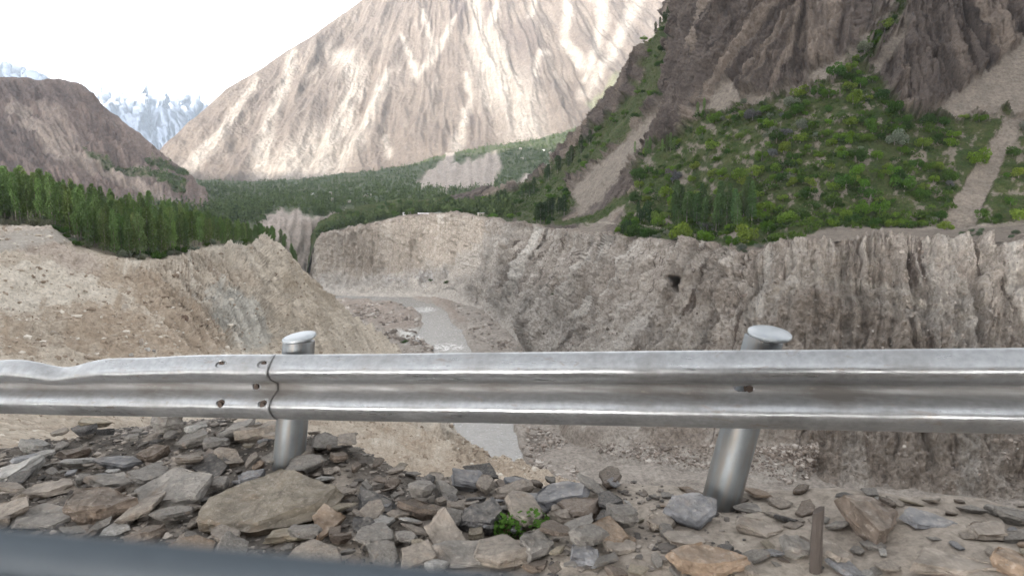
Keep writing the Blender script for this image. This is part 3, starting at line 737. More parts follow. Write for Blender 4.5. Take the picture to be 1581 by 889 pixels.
def sq(P):
    d = np.asarray(P)[..., :2] - RA[:2]
    return d @ eh[:2], d @ EQ[:2]
edge_px = [(0, 4.55), (150, 4.75), (290, 4.85), (400, 4.4), (480, 3.95), (560, 3.66), (900, 3.34), (1200, 3.10), (1581, 2.84)]
es_, eq_ = zip(*[sq(at(p, 720, d)) for p, d in edge_px])
es_, eq_ = np.array(es_), np.array(eq_)
def ground(x, y):
    s, q = sq(np.stack([x, y], -1))
    zg = RA[2] + SLOPE * s - .312 - .37
    qe = np.interp(s, es_, eq_) + .06 * perlin(v3(s * 1.9, 0 * s, .2))
    zg = zg + .035 * fbm(v3(x * 1.6, y * 1.6, 0.5), 4, .55) - .05 * sstep(-.2, -1.2, q)
    zg = zg + .14 * np.exp(-((s - .0) / .45) ** 2 - ((q - .25) / .4) ** 2) + .10 * np.exp(-((s + .9) / .6) ** 2 - ((q - .7) / .5) ** 2)
    over = np.clip(q - qe, 0, None)
    zg = zg - np.where(over > 0, np.minimum(over * 1.15, over * .95 + .05), 0)
    return zg
ss = np.concatenate([np.linspace(-40, -6, 30), np.linspace(-5.8, 4.2, 330), np.linspace(4.5, 30, 24)])
qq = np.concatenate([np.linspace(-1.55, -1.0, 14), np.linspace(-.98, 2.2, 130), np.linspace(2.3, 5.5, 20)])
S, Q = np.meshgrid(ss, qq, indexing='ij')
XY = RA[:2] + S[..., None] * eh[:2] + Q[..., None] * EQ[:2]
Zs = ground(XY[..., 0], XY[..., 1])
m_sh = terrain_mat('roadside_dust', (.36, .315, .265), (.27, .232, .195), .5, None, [('gap_shade', (.10, .09, .08), (.165, .145, .125))], .035, .35, (.7, 1.0), .5)
gap_shade = sstep(1.5, .5, S) * sstep(-.5, .25, fbm(v3(XY[..., 0] * 2.2, XY[..., 1] * 2.2, 1.5), 4, .6) + .45 * sstep(.9, -.2, S))  # ground colour darkened under the left heap, painted shade for the gaps between stones
grid_object('road_shoulder', v3(XY[..., 0], XY[..., 1], Zs), m_sh, {'gap_shade': gap_shade})
ss = np.linspace(-60, 60, 120); qq = np.linspace(-11, -1.4, 40)
S, Q = np.meshgrid(ss, qq, indexing='ij')
XY = RA[:2] + S[..., None] * eh[:2] + Q[..., None] * EQ[:2]
t = NT('asphalt'); p = t.pos()
a1, a2 = t.noise(p, 90, 4, .7), t.noise(p, 1.2, 5, .6)
m_asph = t.finish(t.mix(t.rng(a2, .3, .7), t.mix(a1, (.035, .035, .036), (.075, .073, .07)), (.10, .095, .088)), .85, t.bump(a1, .4, .01))
Zr = RA[2] + SLOPE * S - .312 - .37 - .10
grid_object('road', v3(XY[..., 0], XY[..., 1], Zr), m_asph)

# ------------------------------------------------------------------ guardrail
t = NT('galvanised_steel'); p = t.pos()
zh = t.attr('hgt')
sp = t.noise(p, 34, 4, .6); st = t.noise(t.scale(p, (3, 3, 60)), 1.0, 5, .65); bl = t.noise(p, 3.1, 5, .6)
valley = t.math('SUBTRACT', 1.0, t.rng(t.math('ABSOLUTE', t.math('SUBTRACT', zh, .150)), .015, .055), True)
dirt_shade = t.math('MULTIPLY', t.math('ADD', t.math('MULTIPLY', valley, .8), t.math('MULTIPLY', t.rng(bl, .46, .66), .55)), t.rng(st, .3, .6, .55, 1.0), True)  # dirt, with underside shade of the bulges painted into the trough
scuff = t.rng(t.noise(t.scale(p, (9, 9, 34)), 1.0, 6, .74, .8), .585, .66)
c = t.mix(t.rng(sp, .3, .7), (.25, .255, .26), (.345, .35, .355))
c = t.mix(dirt_shade, c, (.108, .10, .092)); c = t.mix(t.math('MULTIPLY', scuff, .75), c, (.22, .19, .17))
rg = t.math('ADD', t.rng(st, .3, .7, .24, .40), t.math('MULTIPLY', dirt_shade, .35))
m_steel = t.finish(c, rg, t.bump(t.math('ADD', st, t.math('MULTIPLY', bl, 2.0)), .12, .01), metallic=t.math('SUBTRACT', .8, t.math('MULTIPLY', dirt_shade, .8), True), spec=.5)
t = NT('rusty_bolt'); p = t.pos(); r_ = t.noise(p, 120, 4, .6)
m_bolt = t.finish(t.mix(r_, (.03, .024, .02), (.08, .055, .042)), .75, t.bump(r_, .5, .003), metallic=.3)

prof = [(.010, .311), (.030, .309), (.076, .264), (.084, .236), (.062, .206), (.006, .180), (.0, .156), (.006, .132), (.062, .106), (.084, .076), (.076, .048), (.030, .003), (.010, .001)]
def chaikin(pts, n):
    for _ in range(n):
        o = [pts[0]]
        for a, b in zip(pts[:-1], pts[1:]):
            o += [(a[0] * .78 + b[0] * .22, a[1] * .78 + b[1] * .22), (a[0] * .22 + b[0] * .78, a[1] * .22 + b[1] * .78)]
        pts = o + [pts[-1]]
    return pts
prof = np.array(chaikin(prof, 2))
tn = np.gradient(prof, axis=0); nn = np.stack([-tn[:, 1], tn[:, 0]], 1); nn /= np.linalg.norm(nn, axis=1)[:, None]
TH = .004
s_dent = s_of_px(103)
def beam_mesh(name, s0, s1, off, holes):
    loop = np.concatenate([prof, (prof + nn * TH)[::-1]])
    if np.cross(np.append(loop[1] - loop[0], 0), np.append(loop[-1] - loop[0], 0))[2] == 0: pass
    n = len(loop); SS = np.linspace(s0, s1, int((s1 - s0) / .018))
    Sg, k = np.meshgrid(SS, np.arange(n), indexing='ij')
    d = loop[k, 0] + off; h = loop[k, 1].copy()
    hn = np.clip((h - .12) / .19, 0, 1)
    dent = .062 * np.exp(-np.abs((Sg - s_dent) / .21) ** 1.8) + .03 * np.exp(-((Sg - s_dent + .65) / .3) ** 2) + .012 * np.exp(-((Sg - s_dent - .5) / .25) ** 2)
    hh_ = h - dent * hn ** 1.2
    d = d - dent * hn * .3 + .004 * perlin(v3(Sg * 1.3, h * 3, .7)) + .0015 * perlin(v3(Sg * 7, h * 20, .7))
    if off: d = d + .003 * np.exp((Sg - s1) / .03)
    wob = .004 * perlin(v3(Sg * .8, 0 * h, 3.1))
    P = railpt(Sg, -d, hh_ + wob)
    idx = np.arange(len(SS) * n).reshape(len(SS), n); nx = np.roll(idx, -1, 1)
    f = np.stack([idx[:-1], nx[:-1], nx[1:], idx[1:]], -1).reshape(-1, 4)
    me = mesh_from(name, P.reshape(-1, 3), f, {'hgt': h.reshape(-1)})
    bm = bmesh.new(); bm.from_mesh(me); bm.verts.ensure_lookup_table()
    for row in (idx[0], idx[-1]):
        m2 = n // 2
        for a in range(m2 - 1):
            try: bm.faces.new([bm.verts[row[a]], bm.verts[row[a + 1]], bm.verts[row[n - 2 - a]], bm.verts[row[n - 1 - a]]])
            except ValueError: pass
    bmesh.ops.recalc_face_normals(bm, faces=bm.faces)
    for fc in bm.faces: fc.smooth = True
    bm.to_mesh(me); bm.free()
    if holes:
        cut = bmesh.new()
        for (sx, hx, rs, rh, tilt) in holes:
            a, dn = [], []
            for w in range(20):
                an = w * math.pi / 10
                l = np.array([rs * math.cos(an), rh * math.sin(an)])
                for lst, depth in ((a, -.16), (dn, .012)):
                    # tilt: cutter axis leans up for holes on an upward face
                    hq = l[1] * math.cos(tilt) - (depth + .06) * math.sin(tilt)
                    dq = depth * math.cos(tilt) + l[1] * math.sin(tilt)
                    lst.append(cut.verts.new(railpt(np.array(sx + l[0]), np.array(dq), np.array(hx + hq))))
            cut.faces.new(a); cut.faces.new(dn)
            for w in range(20): cut.faces.new([a[w], a[(w + 1) % 20], dn[(w + 1) % 20], dn[w]])
        bmesh.ops.recalc_face_normals(cut, faces=cut.faces)
        cme = bpy.data.meshes.new('cut'); cut.to_mesh(cme); cut.free()
        o1 = bpy.data.objects.new('tmp_beam', me); o2 = bpy.data.objects.new('tmp_cut', cme)
        COL.objects.link(o1); COL.objects.link(o2)
        md = o1.modifiers.new('b', 'BOOLEAN'); md.operation = 'DIFFERENCE'; md.object = o2; md.solver = 'EXACT'
        bpy.context.view_layer.update()
        me2 = bpy.data.meshes.new_from_object(o1.evaluated_get(bpy.context.evaluated_depsgraph_get()))
        bpy.data.objects.remove(o1); bpy.data.objects.remove(o2)
        if len(me2.polygons) > 1000: me = me2; me.name = name
    return me
HS = [(s_of_px(357), .280, .026, .013, .0), (s_of_px(421), .280, .026, .013, .0), (s_of_px(398), .157, .020, .017, 0), (s_of_px(357), .084, .024, .017, .3), (s_of_px(421), .084, .024, .017, .3)]
sp0 = s_of_px(432)
rl = tag(empty('guardrail_beam', railpt(np.array(-3.), np.array(0.), np.array(0.))), 'dented left guardrail beam with open bolt slots beside the seam', 'guardrail', 'steel guardrail beams')
rr = tag(empty('guardrail_beam', railpt(np.array(2.), np.array(0.), np.array(0.))), 'long straight guardrail beam running right from the seam to the picture edge', 'guardrail', 'steel guardrail beams')
def under(o, par):
    o.parent = par; o.matrix_parent_inverse = Matrix.Translation(-par.location)
    return o
under(link('rail_panel', beam_mesh('rail_panel', -7.0, sp0, .0072, HS), m_steel), rl)
under(link('rail_panel', beam_mesh('rail_panel', sp0 - .32, 6.0, .0, [(s_of_px(1148), .157, .034, .012, 0)]), m_steel), rr)
def bolt(par, s, h, d, r=.016):
    bm = bmesh.new()
    for k, (rr_, dd) in enumerate(((r, 0), (r, .006), (r * .75, .012), (r * .55, .016))):
        pass
    bmesh.ops.create_cone(bm, segments=6, radius1=r, radius2=r * .86, depth=.016, cap_ends=True)
    bmesh.ops.create_cone(bm, segments=12, radius1=r * 1.35, radius2=r * 1.3, depth=.005, cap_ends=True, matrix=Matrix.Translation((0, 0, -.008)))
    me = bpy.data.meshes.new('bolt'); bm.to_mesh(me); bm.free()
    o = link('bolt', me, m_bolt)
    o.matrix_world = Matrix.Translation(railpt(np.array(s), np.array(-d), np.array(h))) @ Vector((-EQ[0], -EQ[1], 0)).to_track_quat('Z', 'Y').to_matrix().to_4x4()
    return under(o, par)
bolt(rr, s_of_px(1157), .157, .004, .017)
for sx_, hx_, _a, _b, _c in HS:
    bolt(rl, sx_ + .002, hx_ - (.002 if hx_ > .2 else 0), {.280: .060, .157: .010, .084: .086}[hx_], .0165)

def lathe(bm, rings, seg=40, M=Matrix()):
    prev = None
    for r, z in rings:
        row = [bm.verts.new(M @ Vector((r * math.cos(2 * math.pi * k / seg), r * math.sin(2 * math.pi * k / seg), z))) for k in range(seg)]
        if prev:
            for k in range(seg): bm.faces.new([prev[k], prev[(k + 1) % seg], row[(k + 1) % seg], row[k]])
        else: first = row
        prev = row
    bm.faces.new(first[::-1]); bm.faces.new(prev)
t = NT('weathered_post_steel'); p = t.pos()
n1 = t.noise(p, 9, 5, .65); n2 = t.noise(t.scale(p, (30, 30, 4)), 1.0, 5, .6); n3 = t.noise(p, 70, 3, .6)
c = t.mix(t.rng(n1, .35, .65), (.115, .125, .132), (.165, .175, .18)); c = t.mix(t.math('MULTIPLY', t.rng(n2, .46, .66), .85), c, (.15, .13, .11))
m_post = t.finish(c, t.rng(n1, .3, .7, .38, .6), t.bump(n3, .1, .004), metallic=.55, spec=.5)
t = NT('post_cap_steel'); p = t.pos(); n1 = t.noise(p, 14, 5, .65)
m_cap = t.finish(t.mix(t.rng(n1, .35, .65), (.26, .28, .295), (.35, .365, .375)), t.rng(n1, .3, .7, .35, .5), t.bump(n1, .1, .004), metallic=.45, spec=.5)
def post(top, bot, r, label, capoff, capn, capr):
    top, bot = Vector(top), Vector(bot)
    ax = (top - bot).normalized(); bot2 = bot - ax * .32
    L = (top - bot2).length
    root = tag(empty('guardrail_post', bot2), label, 'post', 'steel guardrail posts')
    bm = bmesh.new(); lathe(bm, [(r, 0), (r, L * .5), (r, L - .012), (r * .97, L - .004)], 40)
    me = bpy.data.meshes.new('tube'); bm.to_mesh(me); bm.free()
    for f in me.polygons: f.use_smooth = len(f.vertices) == 4
    o = link('tube', me, m_post); o.matrix_world = Matrix.Translation(bot2) @ ax.to_track_quat('Z', 'Y').to_matrix().to_4x4(); under(o, root)
    bm = bmesh.new(); lathe(bm, [(capr * .95, -.012), (capr, -.008), (capr, .002), (capr * .93, .007), (capr * .6, .011), (capr * .2, .012)], 44)
    me = bpy.data.meshes.new('cap'); bm.to_mesh(me); bm.free()
    for f in me.polygons: f.use_smooth = len(f.vertices) == 4
    o = link('cap', me, m_cap); o.matrix_world = Matrix.Translation(top + Vector(capoff)) @ Vector(capn).normalized().to_track_quat('Z', 'Y').to_matrix().to_4x4(); under(o, root)
    return root
dl, dr_ = 3.62, 3.06
post(at(462, 523, dl), at(446, 712, dl - .03), .078, 'upright grey tubular post behind the bolted seam', (0, 0, .010), (-.16, -.10, 1), .084)
post(at(1180, 520, dr_), at(1108, 792, dr_ - .02), .080, 'leaning grey tubular post with an askew disc cap', (.018, -.012, .018), (.06, -.17, 1), .089)

# ------------------------------------------------------------------ stones
t = NT('slate_stone'); p = t.pos()
oi = t.t.nodes.new('ShaderNodeObjectInfo')
n1 = t.noise(p, 9, 6, .65); n2 = t.noise(p, 42, 5, .7); lam = t.noise(t.scale(p, (5, 5, 95)), 1.0, 5, .65); n4 = t.noise(t.n('ShaderNodeVectorMath', {'operation': 'ADD'}, i0=p, i1=oi.outputs['Random']).outputs[0], 6, 4, .6)
c = t.mix(1.0, oi.outputs['Color'], t.ramp(n1, [(.3, (.5,) * 3), (.5, (.85,) * 3), (.72, (1.25,) * 3)]), 'MULTIPLY')
c = t.mix(t.math('MULTIPLY', t.rng(n4, .57, .72), .35), c, (.27, .18, .115))
geo = t.t.nodes.new('ShaderNodeNewGeometry'); sx_ = t.n('ShaderNodeSeparateXYZ', Vector=geo.outputs['Normal'])
dust = t.math('MULTIPLY', t.rng(sx_.outputs[2], .45, .95), t.rng(t.noise(p, 22, 5, .7), .36, .62))
c = t.mix(t.math('MULTIPLY', dust, .36), c, (.31, .275, .235))
c = t.mix(t.math('MULTIPLY', t.rng(lam, .5, .66), .5), c, t.mix(1.0, c, (.5, .47, .45), 'MULTIPLY'))
c = t.mix(t.math('MULTIPLY', t.rng(n2, .56, .7), .35), c, (.45, .41, .36))
h = t.math('ADD', t.math('MULTIPLY', lam, .8), t.math('ADD', n2, t.math('MULTIPLY', n1, 1.2)))
m_slate = t.finish(c, .82, t.bump(h, .7, .012), spec=.25)

def slab_mesh(name, seed, L, W_, T_, cuts=2, rough=.05, blocky=.12):
    """angular split slab: two or three stacked irregular plates cut from one outline"""
    r = np.random.default_rng(seed)
    bm = bmesh.new(); n = int(r.integers(4, 8))
    ang = np.linspace(0, 2 * math.pi, n, endpoint=False) + r.uniform(-.42, .42, n) * (5.0 / n)
    rad = r.uniform(.72, 1.12, n)
    lean = r.uniform(-.18, .18, 2)
    for z, sh in ((-.5, r.uniform(.5, .8)), (r.uniform(0, .25), 1.0), (.5, r.uniform(.84, .99))):
        tz = r.uniform(-.10, .10, 2)
        for a, q in zip(ang, rad):
            k = sh * q * r.uniform(.95, 1.05)
            x, y = k * math.cos(a), k * math.sin(a)
            bm.verts.new((L / 2 * (x + lean[0] * z), W_ / 2 * (y + lean[1] * z), T_ * (z + tz[0] * x + tz[1] * y + r.uniform(-.3, .3) * blocky)))
    res = bmesh.ops.convex_hull(bm, input=bm.verts)
    bmesh.ops.delete(bm, geom=list({g for g in res['geom_interior'] + res['geom_unused'] if isinstance(g, bmesh.types.BMVert)}), context='VERTS')
    bmesh.ops.dissolve_limit(bm, angle_limit=math.radians(7), verts=bm.verts, edges=bm.edges)
    bmesh.ops.bevel(bm, geom=bm.edges, offset=min(T_, W_) * .012, segments=1, affect='EDGES')
    bmesh.ops.triangulate(bm, faces=bm.faces)
    for _ in range(cuts + 1):
        lim = max(L, W_) * (.2, .12, .075, .05)[_]
        es2 = [e for e in bm.edges if e.calc_length() > lim]
        if es2: bmesh.ops.subdivide_edges(bm, edges=es2, cuts=1, use_grid_fill=False)
        bmesh.ops.triangulate(bm, faces=bm.faces)
    co = np.array([v.co[:] for v in bm.verts]); bm.normal_update(); no = np.array([v.normal[:] for v in bm.verts])
    sc = max(L, W_); side = 1 - np.abs(no[:, 2])
    d = fbm(co / (sc * .3) + seed * 3.7, 3, .5) * rough * sc * .16
    d = d + side * (perlin(np.column_stack([co[:, 0] * 0 + seed, co[:, 2] / (T_ * .17), co[:, 0] * 2 / sc])) * .05 + perlin(co / (sc * .10) + seed) * .035) * sc
    step = np.floor(fbm(co * np.array([1, 1, 0]) / (sc * .42) + seed * 1.3, 2) * 3.2) * T_ * .05 * (no[:, 2] > .6)
    co = co + no * np.clip(d, -T_ * .3, T_ * .3)[:, None]; co[:, 2] += step
    for v, c_ in zip(bm.verts, co): v.co = c_
    me = bpy.data.meshes.new(name); bm.to_mesh(me); bm.free()
    me.materials.append(m_slate)
    return me
def ray_ground(px, py, lift=0.0):
    D = np.linspace(1.8, 8, 700); P = at(px, py, D)
    g = ground(P[:, 0], P[:, 1]) + lift
    k = np.argmax(P[:, 2] < g)
    return P[k] if (P[:, 2] < g).any() else P[-1]
GREY, BLUE, BRN, YEL, ORG, DARK, TAN, RED, WHT = (.185, .172, .156), (.185, .187, .196), (.14, .11, .088), (.25, .215, .16), (.26, .19, .135), (.075, .073, .073), (.25, .215, .18), (.20, .105, .07), (.34, .33, .31)
# px, py of the middle; width px; visible height px; thickness share; colour; turn; tilt x, tilt y; label
HERO = [
    (412, 778, 235, 108, .24, (.155, .132, .10), .12, .14, -.08, 'biggest slab, yellow-grey and layered, lying right below the seam post'),
    (268, 762, 128, 92, .30, GREY, .55, .22, -.28, 'tilted grey slab with a dark shaded edge, left of the biggest yellow slab'),
    (152, 792, 122, 52, .5, BRN, .05, .1, .05, 'dark brown layered rock low at the left above the car sill'),
    (72, 757, 98, 40, .30, TAN, .2, .05, -.08, 'flat brownish slab above the grey slab at the left edge'),
    (62, 797, 128, 50, .22, GREY, -.1, .06, .04, 'broad flat grey slab lying low at the left edge'),
    (24, 734, 86, 52, .35, WHT, .5, .12, -.25, 'pale tilted slab cut by the left picture edge'),
    (10, 800, 40, 40, .4, WHT, .1, .1, .1, 'small whitish stone at the very left edge'),
    (175, 742, 90, 40, .25, GREY, -.2, .1, .1, 'flat grey slab behind the brown layered rock'),
    (118, 703, 60, 26, .4, BRN, .2, .1, -.1, 'rust-brown stone high on the left heap'),
    (190, 715, 80, 26, .3, BLUE, .1, .05, .1, 'bluish slab at the back of the left heap'),
    (237, 704, 52, 30, .4, BRN, .5, .2, -.2, 'brown wedge-shaped stone on the crest of the left heap'),
    (325, 720, 62, 52, .3, DARK, .9, .3, -.3, 'dark narrow slab leaning between the two big slabs'),
    (505, 812, 62, 58, .45, ORG, .3, .4, .1, 'upright orange stone right of the biggest yellow slab'),
    (447, 826, 90, 30, .35, YEL, .2, .1, -.1, 'low tan slab under the right end of the biggest slab'),
    (578, 772, 62, 74, .35, DARK, 1.0, .3, -.35, 'dark slate leaning up between orange stone and sandy ground'),
    (563, 822, 52, 36, .5, DARK, .2, .2, .1, 'small dark blocky stone below the leaning dark slate'),
    (604, 752, 30, 22, .6, BRN, .4, .3, .3, 'small rusty stone on the sandy crest left of centre'),
    (566, 756, 22, 20, .7, GREY, .4, .2, .1, 'little grey stone beside the rusty one on the crest'),
    (660, 752, 32, 30, .6, DARK, .5, .2, -.2, 'small dark stone at the left of the crest stack'),
    (688, 762, 46, 46, .45, GREY, .8, .35, .2, 'pointed grey slab standing in the crest stack'),
    (727, 747, 70, 36, .45, BLUE, -.1, .15, .12, 'wide bluish slab on top of the crest stack'),
    (797, 747, 60, 24, .35, BLUE, .1, .1, .1, 'thin bluish slab on the crest right of the stack'),
    (742, 803, 74, 54, .5, DARK, .2, .25, -.1, 'large dark grey rock below the crest stack'),
    (684, 822, 66, 70, .35, TAN, .6, .45, .1, 'tall tan slab left of the large dark rock'),
    (866, 768, 110, 44, .35, BLUE, .15, .12, -.14, 'long blue-grey slab with dark underside at the middle of the crest'),
    (815, 778, 80, 40, .3, BLUE, -.2, .2, .1, 'blue-grey slab under the left end of the long slab'),
    (782, 808, 26, 42, .7, RED, .3, .2, .1, 'rust-red upright stone beside the green weed'),
    (868, 808, 46, 26, .7, TAN, .2, .2, .2, 'tan stone with a rusty hollow right of the weed'),
    (720, 856, 120, 48, .3, GREY, .1, .2, .05, 'broad grey slab below the large dark rock'),
    (825, 850, 70, 40, .5, GREY, .3, .2, .2, 'blocky grey stone below the green weed'),
    (912, 822, 48, 20, .4, WHT, -.2, .1, .1, 'small whitish slab right of the rusty hollow stone'),
    (900, 862, 50, 40, .5, BLUE, .4, .2, .1, 'bluish stone near the bottom edge at centre'),
    (1070, 797, 84, 46, .5, BLUE, .35, .25, -.2, 'rounded blue-grey slab leaning against the leaning post'),
    (1019, 811, 46, 32, .5, TAN, .1, .25, .05, 'small tan block left of the blue-grey slab by the leaning post'),
    (1056, 832, 84, 36, .25, TAN, .3, .1, .1, 'flat tan slab below the blue-grey slab by the leaning post'),
    (1092, 872, 124, 46, .55, ORG, .05, .2, .05, 'rounded yellow and orange boulder at the bottom edge'),
    (1158, 785, 72, 18, .3, GREY, .1, .05, .1, 'thin grey slab just right of the leaning post'),
    (1165, 815, 90, 32, .35, TAN, -.2, .1, .15, 'flat tan slab right of the leaning post foot'),
    (960, 845, 70, 30, .3, TAN, .5, .15, .1, 'low sandy slab left of the orange boulder'),
    (1342, 806, 96, 72, .5, BRN, .4, .35, .1, 'biggest brown rock on the right, beside the grey flat slab'),
    (1432, 802, 118, 36, .22, BLUE, -.15, .12, .12, 'flat blue-grey slab with black gap beneath at right'),
    (1526, 822, 80, 34, .4, TAN, .1, .15, -.1, 'tan rounded slab near the right edge'),
    (1455, 868, 170, 44, .28, TAN, .1, .1, .05, 'long low ledge of sandy stone at the bottom right'),
    (1560, 872, 60, 44, .5, ORG, .2, .2, .1, 'orange-brown rock in the bottom right corner'),
    (1225, 850, 60, 36, .5, GREY, .2, .2, .1, 'grey stone left of the stake'),
    (1285, 858, 56, 40, .5, TAN, .3, .2, .1, 'tan stone touching the right side of the stake')]
def put_rock(o, P, turn, tx, ty, col):
    o.location = P; o.rotation_euler = (tx, ty, turn); o.color = (*col, 1)
hero_at = []
for k, (px, py, w, hpx, th, colr, turn, tx, ty, lab) in enumerate(HERO):
    P0 = ray_ground(px, py + hpx * .18)
    m = w * P0[1] / F
    dep = hpx * P0[1] / F / .62
    o = link('stone_slab', slab_mesh('stone_slab', 100 + k, m * 1.04, max(dep, m * .5), min(m, dep) * th, 2, .045))
    put_rock(o, (P0[0], P0[1], P0[2] + min(m, dep) * th * .34), turn * .6, tx, ty, colr)
    hero_at.append((P0[0], P0[1], m))
    tag(o, lab, 'rock', 'slabs and stones on the roadside heap')
variants = [slab_mesh('stone', 300 + k, 1, r1, r2, 2, .05, .16) for k, (r1, r2) in enumerate([(.8, .18), (.7, .13), (.6, .2), (.9, .22), (.75, .28), (.55, .12), (.85, .14), (.65, .22), (.7, .16), (.5, .15), (.9, .12), (.6, .3)])]
palette = [GREY, GREY, GREY, GREY, BLUE, TAN, TAN, TAN, BRN, BRN, DARK, YEL, ORG, WHT]
cn = {GREY: 'grey', BLUE: 'bluish', BRN: 'brown', YEL: 'yellowish', ORG: 'orange', DARK: 'dark', TAN: 'tan', WHT: 'whitish'}
SHORT = ['the biggest yellow-grey slab', 'the tilted grey slab with dark edge', 'the dark brown layered rock', 'the flat brownish slab at left', 'the broad flat slab at left edge', 'the pale slab at left edge', 'the whitish stone at left edge', 'the slab behind the brown rock', 'the rust-brown stone on the heap', 'the bluish slab on the left heap', 'the brown wedge stone', 'the dark narrow leaning slab', 'the upright orange stone', 'the low slab under the biggest', 'the leaning dark slate', 'the dark block below the slate', 'the small rusty crest stone', 'the little grey crest stone', 'the dark stone of the crest stack', 'the pointed slab of the stack', 'the wide bluish top slab', 'the thin bluish crest slab', 'the large dark central rock', 'the tall tan central slab', 'the long blue-grey slab', 'the slab under the long slab', 'the rust-red stone by the weed', 'the stone with rusty hollow', 'the broad slab at bottom centre', 'the blocky stone below the weed', 'the small whitish central slab', 'the bluish stone at bottom centre', 'the slab against the leaning post', 'the tan block by the leaning post', 'the flat tan slab by the post', 'the rounded orange boulder', 'the thin slab right of the post', 'the tan slab right of the post', 'the low sandy slab', 'the biggest brown right-hand rock', 'the flat blue-grey right slab', 'the tan slab near right edge', 'the long sandy ledge', 'the corner orange-brown rock', 'the grey stone left of stake', 'the tan stone touching the stake']
assert len(SHORT) == len(HERO)
nrk = 0; placed = []
while nrk < 295:
    px = random.uniform(-20, 1600)
    py = random.uniform(655, 895)
    P0 = ray_ground(px, py)
    s_, q_ = sq(P0)
    qe = float(np.interp(s_, es_, eq_))
    if q_ > qe + .05 or P0[1] > 7: continue
    dens = 1.0 if px < 560 else (.85 if px < 960 else .5)
    if random.random() > dens: continue
    sz = random.choice([.08, .09, .11, .13, .17, .22, .27]) * random.uniform(.8, 1.25) * (1.0 if px < 950 else .72)
    if any((P0[0] - a) ** 2 + (P0[1] - b) ** 2 < (.25 * (sz + c2)) ** 2 for a, b, c2 in placed): continue
    if any((P0[0] - a) ** 2 + (P0[1] - b) ** 2 < (.42 * c2) ** 2 for a, b, c2 in hero_at): continue
    placed.append((P0[0], P0[1], sz))
    o = link('stone', random.choice(variants)); colr = random.choice(palette)
    o.scale = (sz, sz * random.uniform(.8, 1.1), sz * random.uniform(.8, 1.2))
    j = random.uniform(.8, 1.2)
    put_rock(o, (P0[0], P0[1], P0[2] + sz * .10 + random.uniform(0, .05) * (px < 960)), random.uniform(0, 6.28), random.uniform(-.22, .3), random.uniform(-.3, .3), tuple(min(.6, c_ * j) for c_ in colr))
    hk = min(range(len(HERO)), key=lambda k: (HERO[k][0] - px) ** 2 + 2.5 * (HERO[k][1] - py) ** 2)
    dx_, dy_ = px - HERO[hk][0], py - HERO[hk][1]
    way = ('left of' if dx_ < 0 else 'right of') if abs(dx_) > 1.4 * abs(dy_) else ('behind' if dy_ < 0 else 'in front of')
    near_ = SHORT[hk]
    tag(o, f'{"small" if sz < .1 else "hand-sized" if sz < .15 else "larger"} {cn[colr]} stone {way} {near_}', 'rock', f'loose stones {way} {near_}')
    nrk += 1

# loose stones as one mesh each: icosahedra jittered into lumps
bm = bmesh.new(); bmesh.ops.create_icosphere(bm, subdivisions=1, radius=.5)
ICO = np.array([v.co[:] for v in bm.verts]); ICF = np.array([[v.index for v in f.verts] for f in bm.faces]); bm.free()
def stones(name, C, size, mat, label, flat=.6):
    n = len(C)
    V = ICO[None] * rng.uniform(.6, 1.35, (n, 12, 1)) * rng.uniform(.65, 1.25, (n, 1, 3)) * np.array([1, 1, flat])
    a = rng.uniform(0, 6.28, n); ca, sa = np.cos(a)[:, None], np.sin(a)[:, None]
    V = np.stack([V[..., 0] * ca - V[..., 1] * sa, V[..., 0] * sa + V[..., 1] * ca, V[..., 2]], -1)
    V = V * np.asarray(size)[:, None, None] + np.asarray(C)[:, None]
    Fc = (ICF[None] + 12 * np.arange(n)[:, None, None]).reshape(-1, 3)
    me = mesh_from(name, V.reshape(-1, 3), Fc, {'tone': np.repeat(rng.uniform(0, 1, n), 12)}, False)
    return tag(link(name, me, mat), label, kind='stuff')
def stone_mat(name, a, b, c_):
    t = NT(name); p = t.pos(); tn_ = t.attr('tone')
    col = t.ramp(tn_, [(0, a), (.55, b), (1, c_)])
    return t.finish(col, .9, None, spec=.15)
m_peb = stone_mat('pebble_stone', (.065, .06, .056), (.18, .157, .137), (.38, .335, .29))
pts = []
while len(pts) < 10000:
    s_, q_ = random.uniform(-2.6, 2.2), random.uniform(-1.1, 1.6)
    qe = float(np.interp(s_, es_, eq_))
    if q_ > qe + .25: continue
    if random.random() > (1 if s_ < .4 else .75 if s_ < 1 else .55): continue
    pts.append(RA[:2] + s_ * eh[:2] + q_ * EQ[:2])
pts = np.array(pts); sz = np.exp(rng.normal(math.log(.015), .62, len(pts))).clip(.005, .06)
stones('gravel', np.column_stack([pts, ground(pts[:, 0], pts[:, 1]) + sz * .12]), sz, m_peb, 'loose gravel and chips strewn between the slabs', .42)

